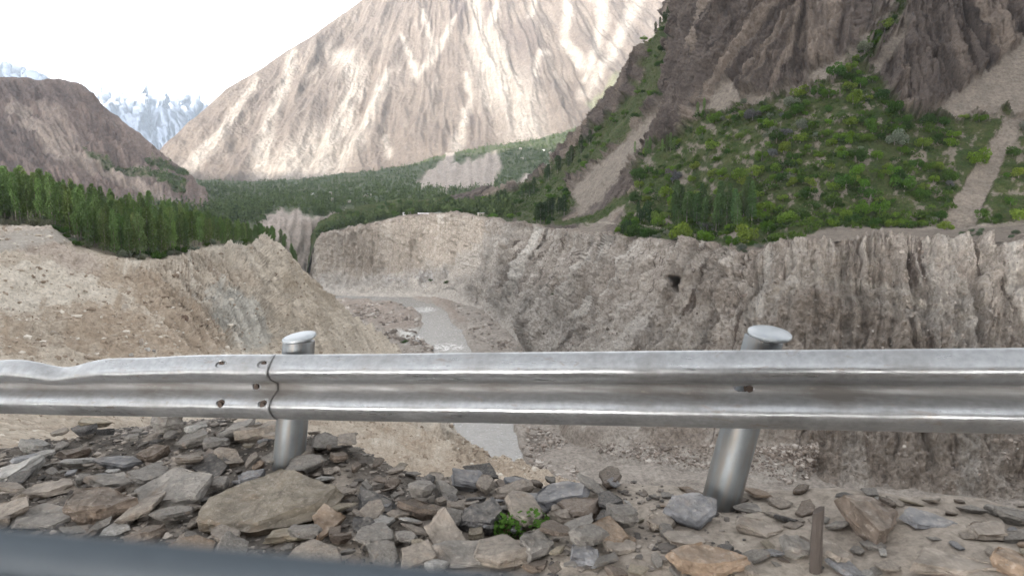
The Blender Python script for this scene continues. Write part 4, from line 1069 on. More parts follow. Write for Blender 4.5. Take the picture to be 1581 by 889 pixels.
# short weathered stake
def prism_stack(name, rings, mat):
    bm = bmesh.new(); prev = None
    for ring in rings:
        row = [bm.verts.new(c_) for c_ in ring]
        if prev:
            n = len(row)
            for k in range(n): bm.faces.new([prev[k], prev[(k + 1) % n], row[(k + 1) % n], row[k]])
        else: bm.faces.new(row[::-1])
        prev = row
    bm.faces.new(prev)
    me = bpy.data.meshes.new(name); bm.to_mesh(me); bm.free()
    return link(name, me, mat)
t = NT('weathered_wood'); p = t.pos(); n1 = t.noise(t.scale(p, (60, 60, 6)), 1, 5, .7)
m_wood = t.finish(t.mix(n1, (.035, .028, .024), (.085, .07, .06)), .85, t.bump(n1, .6, .006))
P0 = ray_ground(1259, 884)
rings = []
for k in range(9):
    z = -.12 + k * .043; w = .023 - .0007 * k + random.uniform(-.0012, .0012)
    cx_ = .002 * math.sin(k); 
    rings.append([(cx_ + w * math.cos(a) * 1.15 + random.uniform(-.0015, .0015), w * math.sin(a) + random.uniform(-.0015, .0015), z + (.012 * math.cos(a) if k == 8 else 0)) for a in [j * math.pi / 4 for j in range(8)]])
o = prism_stack('stake', rings, m_wood); o.location = P0; o.rotation_euler = (-.06, .03, .2)
tag(o, 'short weathered stake standing upright in the sandy rubble', 'stake')

# ------------------------------------------------------------------ foliage
def leaf_quads(C, size, up=.0):
    n = len(C)
    a = rng.normal(size=(n, 3)); a[:, 2] *= 1 - up; a /= np.linalg.norm(a, axis=1)[:, None]
    b = np.cross(a, rng.normal(size=(n, 3))); b /= np.linalg.norm(b, axis=1)[:, None]
    s = np.asarray(size).reshape(-1, 1) * rng.uniform(.7, 1.3, (n, 1))
    V = np.stack([C - a * s * .5 - b * s * .32, C + a * s * .5 - b * s * .32, C + a * s * .62 + b * s * .32, C - a * s * .4 + b * s * .32], 1)
    return V.reshape(-1, 3), np.arange(4 * n).reshape(n, 4)
def leaf_mat(name, objcol=True, dark=(.04, .08, .02), light=(.10, .17, .03)):
    t = NT(name); tn_ = t.attr('tone')
    oi = t.t.nodes.new('ShaderNodeObjectInfo')
    col = t.mix(1.0, oi.outputs['Color'], t.ramp(tn_, [(0, (.62,) * 3), (.5, (1.0,) * 3), (1, (1.45,) * 3)]), 'MULTIPLY') if objcol else t.ramp(tn_, [(0, dark), (1, light)])
    d = t.n('ShaderNodeBsdfDiffuse', Color=col); tr = t.n('ShaderNodeBsdfTranslucent', Color=col)
    mx = t.n('ShaderNodeMixShader', i0=.36, i1=d, i2=tr)
    t.t.links.new(mx.outputs[0], t.out.inputs[0])
    return t.m
m_leaf = leaf_mat('leaves')
t = NT('bark'); p = t.pos(); n1 = t.noise(p, 3, 4, .6)
m_bark = t.finish(t.mix(n1, (.14, .12, .095), (.30, .27, .23)), .9)
def tube_mesh(name, pts, rad, seg=6):
    V, Fc = [], []
    for k, (c_, r) in enumerate(zip(pts, rad)):
        for j in range(seg): V.append((c_[0] + r * math.cos(6.2832 * j / seg), c_[1] + r * math.sin(6.2832 * j / seg), c_[2]))
        if k:
            for j in range(seg): Fc.append((seg * (k - 1) + j, seg * (k - 1) + (j + 1) % seg, seg * k + (j + 1) % seg, seg * k + j))
    return mesh_from(name, np.array(V), np.array(Fc))
def poplar_variant(k, n=1200):
    r0 = rng.uniform(.075, .10)
    st_ = (.06, .2, .1, .26, .14)[k % 5]; h = rng.beta(1.25, 1.15, n) * (.98 - st_) + st_
    prof_ = np.interp(h, [0, .1, .3, .6, .85, 1], [.35, .8, 1.0, .95, .72, .28])
    lump = 1 + .35 * perlin(v3(h * 7, 0 * h + k * 3.1, 0 * h + .5))
    a = rng.uniform(0, 6.28, n); rad = r0 * prof_ * np.sqrt(rng.uniform(.1, 1, n)) * (1 + .3 * np.sin(a * 2 + h * 14 + k)) * lump
    C = np.column_stack([rad * np.cos(a), rad * np.sin(a), h])
    C[:, 0] += .012 * np.sin(h * 5 + k)
    V, Fc = leaf_quads(C, .023 * np.ones(n), -.6)
    me = mesh_from('crown', V, Fc, {'tone': np.repeat(np.clip(rng.normal(.5, .22, n), 0, 1), 4)}, False); me.materials.append(m_leaf)
    tr = tube_mesh('trunk', [(0, 0, -.04), (.002, 0, .2), (.006 * math.sin(k), 0, .55), (.008 * math.sin(k), 0, .9)], [.011, .009, .006, .0025]); tr.materials.append(m_bark)
    return me, tr
POP = [poplar_variant(k) for k in range(5)]
def bush_variant(k, n=900, flat=.85):
    nb = rng.integers(6, 11)
    bc = np.column_stack([rng.uniform(-.34, .34, nb), rng.uniform(-.34, .34, nb), rng.uniform(.18, .55, nb) * flat]); br = rng.uniform(.15, .27, nb)
    w = rng.integers(0, nb, n); d = rng.normal(size=(n, 3)); d /= np.linalg.norm(d, axis=1)[:, None]
    C = bc[w] + d * (br[w] * rng.uniform(.55, 1.05, n) ** .6)[:, None] * np.array([1, 1, .85])
    C[:, 2] = np.abs(C[:, 2])
    V, Fc = leaf_quads(C, .062 * np.ones(n))
    me = mesh_from('foliage', V, Fc, {'tone': np.repeat(np.clip(rng.normal(.35, .2, n) + .3 * C[:, 2], 0, 1) * 0 + np.clip(rng.normal(.5, .24, n), 0, 1), 4)}, False); me.materials.append(m_leaf)
    return me
BUSH = [bush_variant(k) for k in range(8)]
STEM = tube_mesh('stem', [(0, 0, -.12), (.02, 0, .12), (.05, .02, .34)], [.035, .028, .012]); STEM.materials.append(m_bark)
def poplar(P, h, col, label, group, wid=1.0):
    k = random.randrange(len(POP))
    root = empty('poplar_tree', P, random.uniform(0, 6.28)); root.scale = (h * wid, h * wid, h)
    c_ = link('crown', POP[k][0], None, root); c_.color = (*col, 1)
    link('trunk', POP[k][1], None, root)
    return tag(root, label, 'tree', group)
def shrub(name, P, d, col, label, cat, group, hs=1.0):
    root = empty(name, P, random.uniform(0, 6.28)); root.scale = (d, d, d * hs)
    c_ = link('foliage', random.choice(BUSH), None, root); c_.color = (*col, 1)
    link('stem', STEM, None, root)
    return tag(root, label, cat, group)
def pick(G, px, py=None, v=None):
    """vertex of a terrain grid at photo column px and row py, or at profile position v"""
    i = int(np.argmin(np.abs(G[0][:, 0] - px)))
    j = int(np.argmin(np.abs(G[3][i] - v))) if v is not None else int(np.argmin(np.abs(G[1][i] - py) + (0 if G is not LEFTG else 0)))
    return G[2][i, j].copy(), i, j
def inpoly(x, y, poly):
    c_ = False
    for k in range(len(poly)):
        x0, y0 = poly[k]; x1, y1 = poly[k - 1]
        if (y0 > y) != (y1 > y) and x < (x1 - x0) * (y - y0) / (y1 - y0) + x0: c_ = not c_
    return c_
def on_grid(P, ij):
    """random points inside the grid cells that start at the vertices ij"""
    i, j = np.minimum(ij[:, 0], P.shape[0] - 2), np.minimum(ij[:, 1], P.shape[1] - 2)
    a, b = rng.random((len(i), 1)), rng.random((len(i), 1))
    return P[i, j] * (1 - a) * (1 - b) + P[i + 1, j] * a * (1 - b) + P[i, j + 1] * (1 - a) * b + P[i + 1, j + 1] * a * b
def jit(c_, a=.25):
    j = random.uniform(1 - a, 1 + a)
    return tuple(x * j * random.uniform(.93, 1.07) for x in c_)
PG, PG2 = (.118, .178, .062), (.165, .23, .08)
SHG = [(.085, .155, .022), (.06, .115, .022), (.115, .195, .026), (.045, .085, .02), (.145, .205, .035)]
SILV, VIOL = (.17, .19, .14), (.13, .125, .125)

# left grove of poplars
spots = []; tries = 0
while len(spots) < 285 and tries < 9000:
    tries += 1
    px = random.uniform(-120, 384) if len(spots) < 225 else random.uniform(-160, -30); v = 5.03 + random.random() ** .9 * 1.0
    k_ = len(spots)
    if k_ < 105: px = -40 + 424 * (k_ + random.random()) / 105; v = random.uniform(5.02, 5.2) if px > 75 else random.uniform(5.12, 5.3)
    elif k_ < 180: px = -40 + 424 * (k_ - 105 + random.random()) / 75; v = random.uniform(5.4, 5.95)
    P, i, j = pick(LEFTG, px, v=v)
    if px < 120 and v < 5.12: continue
    if any((P[0] - a) ** 2 + (P[1] - b) ** 2 < 2.3 ** 2 for a, b in spots): continue
    spots.append((P[0], P[1]))
    h = float(np.interp(px, [0, 110, 234, 306, 384], [19, 16.5, 14.5, 12.5, 9.5])) * random.choice([.78, .88, .95, 1.0, 1.06]) * random.uniform(.92, 1.08)
    hw = 'tall' if h > 15 else 'middling' if h > 12 else 'short'
    row = 'front' if v < 5.3 else 'middle' if v < 5.7 else 'back'
    third = 'above the road ledge' if px < 75 else 'above the pale upper slope' if px < 165 else 'above the brown streak' if px < 250 else 'above the grey gully' if px < 325 else 'towards the bluff tip'
    poplar(P - np.array([0, 0, .3]), h, jit(PG if random.random() < .6 else PG2), f'{hw} slim poplar in the {row} rows of the left grove, {third}', f'poplars of the left grove, {hw}, {row} rows, {third}', random.uniform(.85, 1.3))
for k in range(26):
    px = random.uniform(388, 462); v = random.uniform(5.0, 6.3)
    P, i, j = pick(LEFTG, px, v=v)
    poplar(P - np.array([0, 0, .3]), random.uniform(6.5, 9.5), jit(PG), 'small dark poplar at the tip of the left bluff', 'poplars at the tip of the left bluff', 1.3)
for k in range(34):
    px = random.uniform(72, 384); P, i, j = pick(LEFTG, px, v=random.uniform(4.97, 5.1))
    sv = random.random() < .45
    shrub('silver_shrub' if sv else 'edge_shrub', P, random.uniform(2.5, 5), jit(SILV if sv else SHG[1]), 'silvery shrub along the brink of the left bluff' if sv else 'dark green shrub along the brink of the left bluff', 'shrub', 'silvery shrubs on the left brink' if sv else 'green shrubs on the left brink', random.uniform(.7, 1))
for k in range(16):
    px = random.uniform(-30, 75); P, i, j = pick(LEFTG, px, v=random.uniform(5.0, 5.25))
    shrub('olive_shrub', P, random.uniform(3, 5), jit((.14, .15, .10)), 'grey-olive shrub above the road ledge at the left edge', 'shrub', 'olive shrubs above the road ledge')

# green slope on the right
G1T = [p_ for p_ in G1 if p_[0] < 1500] + [(1480, 200)]
cnt = 0; tries = 0; spots = []
def zone_of(px, py):
    a = 'high in the green gully' if py < 130 else 'on the upper green slope' if py < 215 else 'on the middle of the green slope' if py < 290 else 'at the foot of the green slope'
    b = 'left part' if px < 1130 else 'centre' if px < 1300 else 'right part'
    return f'{a}, {b}'
while cnt < 285 and tries < 20000:
    tries += 1
    px, py = random.uniform(950, 1600), random.uniform(0, 382)
    if not inpoly(px, py, G1) or inpoly(px, py, CHUTE) or inpoly(px, py, TRI): continue
    if px > 1400 and 180 < py < 335 and random.random() < .72: continue
    if py > 352 and px > 1200: continue
    if 1050 < px < 1180 and 200 < py < 260 and random.random() < .5: continue
    P, i, j = pick(MTNG, px, py)
    d = random.choice([4.2, 5.0, 6.0, 7.2, 8.5, 10.5]) * random.uniform(.85, 1.15)
    if any((P[0] - a) ** 2 + (P[1] - b) ** 2 < (.27 * (d + c2)) ** 2 for a, b, c2 in spots): continue
    spots.append((P[0], P[1], d))
    u = random.random(); z_ = zone_of(px, py)
    if u < .06: colr, nm, ad = SILV, 'silver_shrub', 'silvery'
    elif u < .10: colr, nm, ad = VIOL, 'bare_shrub', 'grey leafless'
    else:
        colr = random.choice(SHG); nm = 'green_shrub'; ad = 'bright green' if colr[1] > .13 else 'dark green' if colr[1] < .09 else 'mid green'
    shrub(nm, P - np.array([0, 0, .2]), d, jit(colr, .15), f'{ad} {"low" if d < 5.5 else "rounded" if d < 8 else "big"} shrub {z_}', 'shrub', f'{ad} {"low" if d < 5.5 else "rounded" if d < 8 else "big"} shrubs {z_}', random.uniform(.95, 1.35))
    cnt += 1
def poplars_at(lst, label, group, hgt, G=None, col=PG, wid=1.15):
    for px, py in lst:
        P, i, j = pick(G or MTNG, px, py)
        poplar(P - np.array([0, 0, .3]), random.uniform(*hgt), jit(col), label, group, wid * random.uniform(.85, 1.2))
for side, x0_, x1_ in (('left', 1040, 1082), ('middle', 1082, 1126), ('right', 1126, 1168)):
    for rw, y0_, y1_ in (('front', 346, 362), ('back', 326, 346)):
        for hw, hr in (('tall', (16.5, 20)), ('shorter', (12, 15.5))):
            poplars_at([(random.uniform(x0_, x1_), random.uniform(y0_, y1_)) for k in range(3 if hw == 'tall' else 2)], f'{hw} poplar in the {rw} of the clump below the green slope, {side} part', f'poplar clump, {hw}, {rw}, {side}', hr, wid=1.4, col=(.085, .135, .05))
poplars_at([(985, 338), (993, 342), (1000, 336), (1004, 344), (988, 347), (998, 332)], 'dark poplar in the tight group left of the poplar clump', 'dark poplars left of the clump', (9, 13), wid=1.5, col=(.045, .08, .03))
poplars_at([(962, 362), (966, 366), (972, 360), (960, 366)], 'short poplar at the brink left of the winding path', 'short poplars at the brink', (7, 10), wid=1.5, col=(.045, .08, .03))
poplars_at([(990, 248), (997, 244), (1003, 242), (1024, 238), (1030, 236), (1036, 236), (1040, 238), (1080, 184), (1086, 182)], 'thin poplar along the upper left edge of the green slope', 'thin poplars at the rock foot', (9, 15), wid=1.1)
poplars_at([(828, 345), (834, 346), (840, 345), (846, 342), (852, 340), (862, 332), (866, 330), (872, 334)], 'broad dark poplar at the brink below the grassy strip', 'dark poplars at the far brink', (13, 19), wid=1.9, col=(.045, .075, .03))
poplars_at([(806, 306), (812, 304), (818, 306), (824, 300), (843, 282), (846, 280), (860, 270), (864, 268), (876, 258), (880, 254), (898, 240), (912, 226), (768, 316), (774, 315), (780, 315)], 'distant poplar lining the narrow green strip below the ridge', 'poplars along the narrow strip', (13, 20), wid=1.5, col=(.055, .085, .035))
poplars_at([(1012, 50), (1018, 44), (1024, 40), (1030, 36), (1036, 34)], 'poplar perched high on the ridge against the pale mountain', 'poplars perched on the ridge', (11, 15), wid=1.6, col=(.055, .085, .035))
n = 0
while n < 95:
    px, py = random.uniform(695, 1045), random.uniform(25, 350)
    if not inpoly(px, py, G2): continue
    P, i, j = pick(MTNG, px, py); n += 1
    part_ = 'lower end' if py > 290 else 'middle' if py > 180 else 'top end'
    shrub('strip_shrub', P, random.uniform(4, 9), jit(random.choice(SHG[:4])), f'green shrub on the narrow green strip, {part_}', 'shrub', f'shrubs of the narrow strip, {part_}', random.uniform(.8, 1.1))
for k in range(80):
    px = random.uniform(490, 800); v = random.uniform(.12, 2.2)
    P, i, j = pick(MTNG, px, v=v)
    if 640 < px < 690 and v < .6: continue
    shrub('terrace_tree', P, random.uniform(6, 11), jit(random.choice([(.05, .085, .03), (.06, .10, .03), (.08, .125, .03)])), f'green tree on the terrace above the far cliff, {"left" if px < 600 else "middle" if px < 700 else "right"} stretch', 'tree', f'terrace trees above the far cliff, {"left" if px < 600 else "middle" if px < 700 else "right"} stretch', random.uniform(.9, 1.3))
for k in range(26):
    px = random.choice([random.uniform(1005, 1060), random.uniform(1120, 1195)]); P, i, j = pick(MTNG, px, v=random.uniform(.03, .45))
    shrub('silver_shrub', P, random.uniform(2.5, 4.5), jit(SILV), f'silvery shrub on the brink of the right cliff, {"below the poplar clump" if px < 1080 else "above the notch"}', 'shrub', f'silvery shrubs on the right brink, {"left" if px < 1080 else "right"}', .8)
for k in range(14):
    P, i, j = pick(MTNG, random.uniform(1478, 1570), random.uniform(358, 368))
    shrub('reed_shrub', P, random.uniform(2.2, 3.4), jit((.11, .14, .085)), 'pale green bush in the strip below the scree chute', 'shrub', 'pale bushes below the scree chute', .8)
for px, py, d, lab in ((625, 533, 5, 'green bush on the gravel bar just above the rail'), (578, 495, 4, 'small dark bush on the gravel bar left of the river'), (865, 464, 4, 'dark bush on the grey scree of the right wall'), (690, 440, 6, 'dark bush at the foot of the far scree'), (667, 440, 5, 'small bush left of the dark bush on the far scree'), (742, 497, 6, 'green bush among boulders right of the river'), (905, 703, 2.6, 'bright green tuft on the boulder fan below the rail')):
    P, i, j = pick(WALLG if px > 640 else (None,), px, py) if px > 640 else (at(px, py, float(np.interp(py, Dw[::-1], np.linspace(120, 1200, 2000)[::-1]))), 0, 0)
    if px <= 640: P[2] = BED + .3
    shrub('river_bush', P, d, jit((.06, .095, .03)), lab, 'shrub', 'lone bushes in the gorge', .8)

# low herbs on the green slope, one mass
C, tn_ = [], []
PXm, PYm, Pm, VSm, GRm = MTNG
ok = np.argwhere((GRm > .45) & (PXm > 680) & (PXm < 1640) & (PYm > -40))
sel = ok[rng.integers(0, len(ok), 12000)]
base = on_grid(Pm, sel)
sc_ = np.clip(base[:, 1] / 380, .7, 2.2)
C = (base[:, None] + rng.normal(size=(12000, 5, 3)) * (np.array([.55, .55, .22]) * sc_[:, None])[:, None]).reshape(-1, 3); C[:, 2] += .25
V, Fc = leaf_quads(C, np.repeat(.42 * sc_, 5))
m_herb = leaf_mat('herb_leaves', False, (.03, .052, .016), (.095, .145, .034))
tag(link('ground_herbs', mesh_from('ground_herbs', V, Fc, {'tone': np.repeat(np.clip(rng.normal(.45, .22, len(C)), 0, 1), 4)}, False), m_herb), 'low green herbs and grass covering the right slope', kind='stuff')

# scrub between the single shrubs, one mass
NS = 400; ok = np.argwhere((poly_mask(PXm, PYm, G1, 1) > .6) & (chute < .1) & (tri < .1) & (PXm < 1470) & (PYm < 372)); sel = ok[rng.integers(0, len(ok), NS)]
base = on_grid(Pm, sel); r_s = rng.uniform(1.6, 3.6, NS); d = rng.normal(size=(NS, 70, 3)); d /= np.linalg.norm(d, axis=2)[..., None]; d[..., 2] = np.abs(d[..., 2])
C = base[:, None] + d * (r_s[:, None] * rng.uniform(.55, 1.1, (NS, 70)))[..., None] * np.array([1.15, 1.15, 1.0])
V, Fc = leaf_quads(C.reshape(-1, 3), np.repeat(r_s * .3, 70))
tone = np.clip(np.repeat(rng.normal(.4, .25, NS), 70) + rng.normal(0, .12, NS * 70), 0, 1)
tag(link('slope_scrub', mesh_from('slope_scrub', V, Fc, {'tone': np.repeat(tone, 4)}, False), leaf_mat('scrub_leaves', False, (.032, .058, .016), (.105, .165, .03))), 'tangled low scrub filling the gaps between shrubs on the green slope', kind='stuff')
# far woods in the valley, one mass
PXv, PYv, Pv, VSv, BRv = VALG
ok = np.argwhere((BRv < .12) & (VSv > 2.0) & (VSv < 5.97) & (PXv > 150) & (PXv < 930))
w = np.abs(np.gradient(PYv, axis=1))[ok[:, 0], ok[:, 1]]; w = w / w.sum()
NT_ = 6800
sel = ok[rng.choice(len(ok), NT_, p=w)]
base = on_grid(Pv, sel) + rng.normal(size=(NT_, 3)) * np.array([4, 6, 0])
ok2 = np.argwhere((MTNG[0] > 488) & (MTNG[0] < 790) & (MTNG[3] > .25) & (MTNG[3] < 1.0))
sel2 = ok2[rng.integers(0, len(ok2), 700)]
base = np.concatenate([base[:-700], on_grid(MTNG[2], sel2)])
pop_ = rng.random(NT_) < .45; tsz = rng.uniform(.7, 1.25, NT_)
K = 14
u = rng.random((NT_, K)); a = rng.uniform(0, 6.28, (NT_, K)); rr_ = np.sqrt(rng.random((NT_, K)))
hh_ = np.where(pop_[:, None], 13, 7) * tsz[:, None] * (.08 + .92 * u); wd = np.where(pop_[:, None], 1.5 * (1.1 - u * .8), 3.8 * np.sqrt(np.clip(1.05 - (u * 1.6 - .6) ** 2, .05, 1))) * tsz[:, None]
C = base[:, None] + np.stack([wd * rr_ * np.cos(a), wd * rr_ * np.sin(a), hh_], -1)
V, Fc = leaf_quads(C.reshape(-1, 3), np.repeat(np.where(pop_, 2.0, 2.6) * tsz, K), -.3)
m_far = leaf_mat('far_leaves', False, (.045, .068, .03), (.115, .15, .06))
tone = np.clip(np.repeat(rng.normal(.45, .2, NT_), K) + rng.normal(0, .12, NT_ * K), 0, 1)
tag(link('valley_woods', mesh_from('valley_woods', V, Fc, {'tone': np.repeat(tone, 4)}, False), m_far), 'dark green woods and orchards filling the far valley floor', kind='stuff')
# (the woods continue on the terrace behind the far cliff)
# thin woods on the hill at left
PXl, PYl, Pl, VSl, grl = LMG
ok = np.argwhere((grl > .3) & (PXl > -40))
sel = ok[rng.integers(0, len(ok), 420)]; base = Pl[sel[:, 0], sel[:, 1]]
C = base[:, None] + rng.normal(size=(420, 12, 3)) * np.array([1.6, 1.6, 1.6]) + np.array([0, 0, 2.5])
V, Fc = leaf_quads(C.reshape(-1, 3), np.full(420 * 12, 2.0))
tag(link('hillside_scrub', mesh_from('hillside_scrub', V, Fc, {'tone': np.repeat(np.clip(rng.normal(.45, .2, 420 * 12), 0, 1), 4)}, False), m_far), 'thin scrub following ledges on the brown hill', kind='stuff')

# weed between the slabs
P0 = ray_ground(808, 830); n = 260
d = rng.normal(size=(n, 3)); d[:, 2] = np.abs(d[:, 2]) * .7; d /= np.linalg.norm(d, axis=1)[:, None]
C = d * np.array([.135, .09, .11]) * rng.uniform(.3, 1, (n, 1)) ** .5
V, Fc = leaf_quads(C, np.full(n, .021), .2)
root = tag(empty('weed', (P0[0], P0[1], P0[2] + .02)), 'small green weed growing between slabs at the centre bottom', 'plant')
o = link('leaves', mesh_from('leaves', V, Fc, {'tone': np.repeat(np.clip(rng.normal(.5, .25, n), 0, 1), 4)}, False), m_leaf, root); o.color = (.06, .12, .025, 1)
Vs, Fs = [], []
for k in range(9):
    a = k * .7; tip = Vector((.07 * math.cos(a), .05 * math.sin(a), .07))
    for j in range(3): Vs += [(.004 * math.cos(2.1 * j), .004 * math.sin(2.1 * j), -.03), (tip.x + .002 * math.cos(2.1 * j), tip.y + .002 * math.sin(2.1 * j), tip.z)]
    b = k * 6
    for j in range(3): Fs.append((b + 2 * j, b + 2 * ((j + 1) % 3), b + 2 * ((j + 1) % 3) + 1, b + 2 * j + 1))
o = link('stems', mesh_from('stems', np.array(Vs), np.array(Fs)), m_bark, root)

# ------------------------------------------------------------------ boulders in the gorge
m_bld = stone_mat('gorge_stone', (.13, .11, .095), (.28, .235, .2), (.46, .42, .38))
def bedP(px, py):
    D = np.interp(py, Dw[::-1], np.linspace(120, 1200, 2000)[::-1]); P = at(px, py, D); P[..., 2] = BED + .3
    return P
def scatter_bed(poly, n):
    xs_, ys_ = [a for a, b in poly], [b for a, b in poly]; out = []
    while len(out) < n:
        x, y = random.uniform(min(xs_), max(xs_)), random.uniform(min(ys_), max(ys_))
        if inpoly(x, y, poly) and not inpoly(x, y, RIV): out.append((x, y))
    return np.array(out)
B = np.concatenate([scatter_bed([(510, 464), (620, 470), (650, 490), (640, 520), (690, 560), (700, 640), (640, 560), (590, 520), (530, 480)], 1400), scatter_bed([(700, 470), (740, 480), (800, 530), (830, 600), (880, 690), (900, 760), (810, 760), (806, 680), (750, 560), (715, 505)], 1800), scatter_bed([(640, 515), (690, 530), (720, 540), (700, 545), (660, 540)], 150)])
C = bedP(B[:, 0], B[:, 1]); sz = np.exp(rng.normal(math.log(1.2), .55, len(C))).clip(.4, 4.5) * np.clip(C[:, 1] / 420, .7, 1.5)
G = WALLG; sel = []
ok = np.argwhere((G[0] > 850) & (G[0] < 1260) & (G[1] > 690) & (G[3] > .6) & (G[3] < 1.8)); sel.append(ok[rng.integers(0, len(ok), 3300)])
ok = np.argwhere((G[0] > 700) & (G[0] < 1000) & (G[1] > 430) & (G[1] < 640) & (G[3] < 2.2) & (G[3] > .9)); sel.append(ok[rng.integers(0, len(ok), 1100)])
ok = np.argwhere((G[0] > 860) & (G[0] < 1640) & (G[1] > 390)); sel.append(ok[rng.integers(0, len(ok), 1800)])
sel = np.concatenate(sel); C2 = on_grid(G[2], sel); sz2 = np.exp(rng.normal(math.log(.7), .5, len(C2))).clip(.3, 3.2)
stones('gorge_boulders', np.concatenate([C, C2]), np.concatenate([sz, sz2]), m_bld, 'countless boulders and cobbles on the river banks and fans', .7)
m_lst = stone_mat('bank_stone', (.20, .155, .115), (.34, .285, .225), (.58, .53, .46))
G = LEFTG; ok = np.argwhere((G[0] > -60) & (G[0] < 930) & (G[3] > 1.0) & (G[3] < 4.9))
dd_ = G[2][ok[:, 0], ok[:, 1]]
sel = ok[rng.integers(0, len(ok), 9000)]; C = on_grid(G[2], sel)
szl = np.exp(rng.normal(math.log(.36), .6, len(C))).clip(.1, 1.7) * np.clip(C[:, 1] / 130, .25, 1.5)
stones('bank_rubble', C, szl, m_lst, 'stones and clods scattered down the sandy left bank', .75)
def boulder(px, py, d, col, lab, G=LEFTG, seed=1):
    P, i, j = pick(G, px, py)
    o = link('boulder', slab_mesh('boulder', seed, d, d * .85, d * .75, 2, .06, .2)); o.location = P + np.array([0, 0, d * .15]); o.color = (*col, 1); o.rotation_euler = (.1, .2, seed)
    tag(o, lab, 'boulder')
W5 = (.58, .56, .53)
for k, (px, py, d, col, lab) in enumerate(((217, 535, 1.7, (.5, .44, .38), 'biggest pale boulder of the white heap just above the rail'), (228, 544, 1.2, W5, 'white boulder at the right of the heap above the rail'), (205, 546, 1.0, W5, 'small white boulder at the left of the heap above the rail'), (236, 548, .8, (.3, .28, .26), 'small grey boulder at the right end of the white heap'), (84, 518, 1.3, (.42, .37, .31), 'round pale boulder on the slope above the rail dip'), (192, 475, 1.5, (.5, .45, .39), 'pale block half buried in the middle of the sandy slope'), (282, 505, 1.7, (.17, .12, .09), 'dark brown boulder on the tan streak of the left slope'), (135, 551, .9, (.48, .41, .34), 'tan boulder right behind the rail dip'), (12, 476, 1.2, (.42, .37, .31), 'pale boulder at the left picture edge on the slope'))):
    boulder(px, py, d, col, lab, seed=700 + k)

# ------------------------------------------------------------------ far houses
t = NT('whitewash'); n1 = t.noise(t.pos(), .8, 3, .6); m_white = t.finish(t.mix(n1, (.62, .61, .58), (.75, .74, .72)), .85)
t = NT('mud_wall'); n1 = t.noise(t.pos(), .8, 3, .6); m_mud = t.finish(t.mix(n1, (.36, .31, .26), (.46, .41, .35)), .9)
t = NT('tin_roof'); n1 = t.noise(t.pos(), .6, 3, .6); m_tin = t.finish(t.mix(n1, (.45, .46, .47), (.6, .6, .6)), .5, metallic=.3)
t = NT('dark_opening'); m_open = t.finish((.03, .03, .032), .5)
def box_mesh(name, x0, x1, y0, y1, z0, z1, mat):
    V = [(x, y, z) for x in (x0, x1) for y in (y0, y1) for z in (z0, z1)]
    me = mesh_from(name, np.array(V), np.array([(0, 1, 3, 2), (4, 6, 7, 5), (0, 4, 5, 1), (2, 3, 7, 6), (0, 2, 6, 4), (1, 5, 7, 3)]), None, False)
    me.materials.append(mat); return me
HM = {}
for nm, m in (('w', m_white), ('m', m_mud)):
    HM[nm] = [('wall', box_mesh('wall', -4, 4, -3, 3, -1.5, 3.2, m)), ('roof', box_mesh('roof', -4.4, 4.4, -3.4, 3.4, 3.2, 3.6, m_tin)), ('door', box_mesh('door', -.6, .6, -3.06, -2.9, 0, 2.1, m_open)), ('window', box_mesh('window', -3, -1.8, -3.06, -2.9, 1, 2.2, m_open)), ('window', box_mesh('window', 1.8, 3, -3.06, -2.9, 1, 2.2, m_open))]
def house(P, rz, sc, kind, lab, group=None):
    root = tag(empty('village_house', P, rz), lab, 'house', group); root.scale = (sc,) * 3
    for nm, me in HM[kind]: link(nm, me, None, root)
P, i, j = pick(MTNG, 628, v=.22); house(P, .2, .85, 'w', 'white hut at the left end of the far cliff brink')
P, i, j = pick(MTNG, 767, v=1.0); house(P, -.2, .95, 'w', 'white house among trees right of the far cliff')
P, i, j = pick(MTNG, 742, v=.12); house(P, .4, .7, 'm', 'low pale hut on the brink at the bend of the cliff')
for k in range(12):
    if k < 8: px, v = random.uniform(410, 570), random.uniform(3.3, 4.4); lab, g = 'tiny pale house among the woods of the far valley', 'far village houses in the woods'
    else: px, v = random.uniform(800, 875), random.uniform(5.6, 5.9); lab, g = 'tiny pale house on the distant orchard slope', 'distant houses on the orchard slope'
    P, i, j = pick(VALG, px, v=v); house(P + np.array([0, 0, 2.5]), random.uniform(-.5, .5), random.uniform(.7, 1.1) if k < 8 else 1.1, random.choice('wmm'), lab, g)
# long low white wall on the brink
A_, _, _ = pick(MTNG, 645, v=.16); B_, _, _ = pick(MTNG, 686, v=.2)
d_ = B_ - A_; me = box_mesh('boundary_wall', 0, np.linalg.norm(d_[:2]), -.3, .3, -1.5, 1.3, m_white)
o = link('boundary_wall', me); o.location = A_; o.rotation_euler = (0, 0, math.atan2(d_[1], d_[0])); tag(o, 'long low white wall on the brink above the far cliff', 'wall')

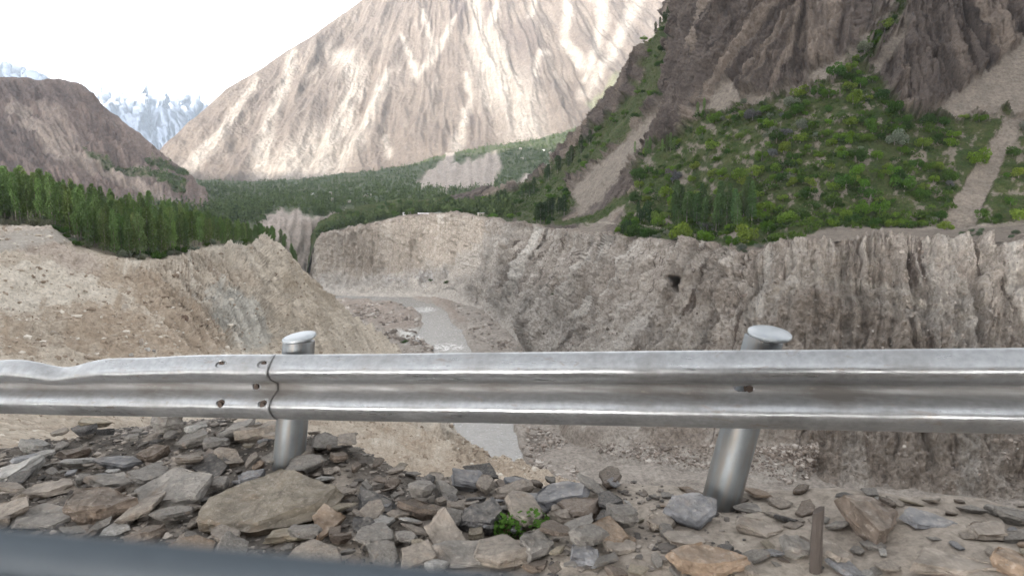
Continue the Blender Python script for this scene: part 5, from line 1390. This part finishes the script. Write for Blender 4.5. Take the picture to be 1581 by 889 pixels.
# ------------------------------------------------------------------ door sill of the car the picture is taken from
t = NT('car_trim'); n1 = t.noise(t.pos(), 60, 3, .6)
m_seal = t.finish(t.mix(n1, (.03, .04, .05), (.042, .053, .064)), .55)
m_paint = NT('car_paint').finish((.20, .225, .22), .35, spec=.5)
root = tag(empty('car_door', (-.1, .27, -.6)), 'blurred blue-grey car window sill crossing the bottom left corner', 'car door')
L0, L1 = at(-420, 796, .292), at(760, 906, .262)
dv = (L1 - L0) / np.linalg.norm(L1 - L0); pv_ = np.array([-dv[1], dv[0], 0]); pv_ /= np.linalg.norm(pv_)
def sill(name, prof_, mat, l0=-.7, l1=.75):
    SS = np.linspace(l0, l1, 60); n = len(prof_)
    V = np.array([[L0 + dv * (s + .3) + pv_ * a + np.array([0, 0, b]) for a, b in prof_] for s in SS])
    idx = np.arange(len(SS) * n).reshape(len(SS), n); nx = np.roll(idx, -1, 1)
    f = np.stack([idx[:-1], nx[:-1], nx[1:], idx[1:]], -1).reshape(-1, 4)
    me = mesh_from(name, V.reshape(-1, 3), f)
    bm = bmesh.new(); bm.from_mesh(me); bm.verts.ensure_lookup_table()
    bm.faces.new([bm.verts[k] for k in idx[0]]); bm.faces.new([bm.verts[k] for k in idx[-1]])
    bmesh.ops.recalc_face_normals(bm, faces=bm.faces); bm.to_mesh(me); bm.free()
    return under(link(name, me, mat), root)
sill('window_seal', [(.0, -.012), (.003, -.004), (.009, 0), (.016, -.003), (.02, -.012), (.012, -.03), (.004, -.03)], m_seal)
sill('inner_trim', [(-.03, -.034), (-.014, -.022), (-.001, -.016), (-.001, -.06), (-.03, -.075)], m_paint)
sill('door_panel', [(.02, -.033), (.045, -.04), (.075, -.08), (.09, -.3), (.07, -.75), (.02, -.75), (.03, -.3)], m_paint)

# ------------------------------------------------------------------ valley haze
bm = bmesh.new(); bmesh.ops.create_cube(bm, size=1)
me = bpy.data.meshes.new('haze'); bm.to_mesh(me); bm.free()
hz = link('haze', me); hz.scale = (17000, 14000, 2000); hz.location = (-1500, 4200, 893)
t = NT('valley_haze')
pv = t.n('ShaderNodeVolumePrincipled', Color=(.76, .87, 1.0), Density=HAZE, Anisotropy=.2)
t.t.links.new(pv.outputs[0], t.out.inputs['Volume'])
me.materials.append(t.m)
tag(hz, 'pale dusty haze filling the valley', kind='stuff')
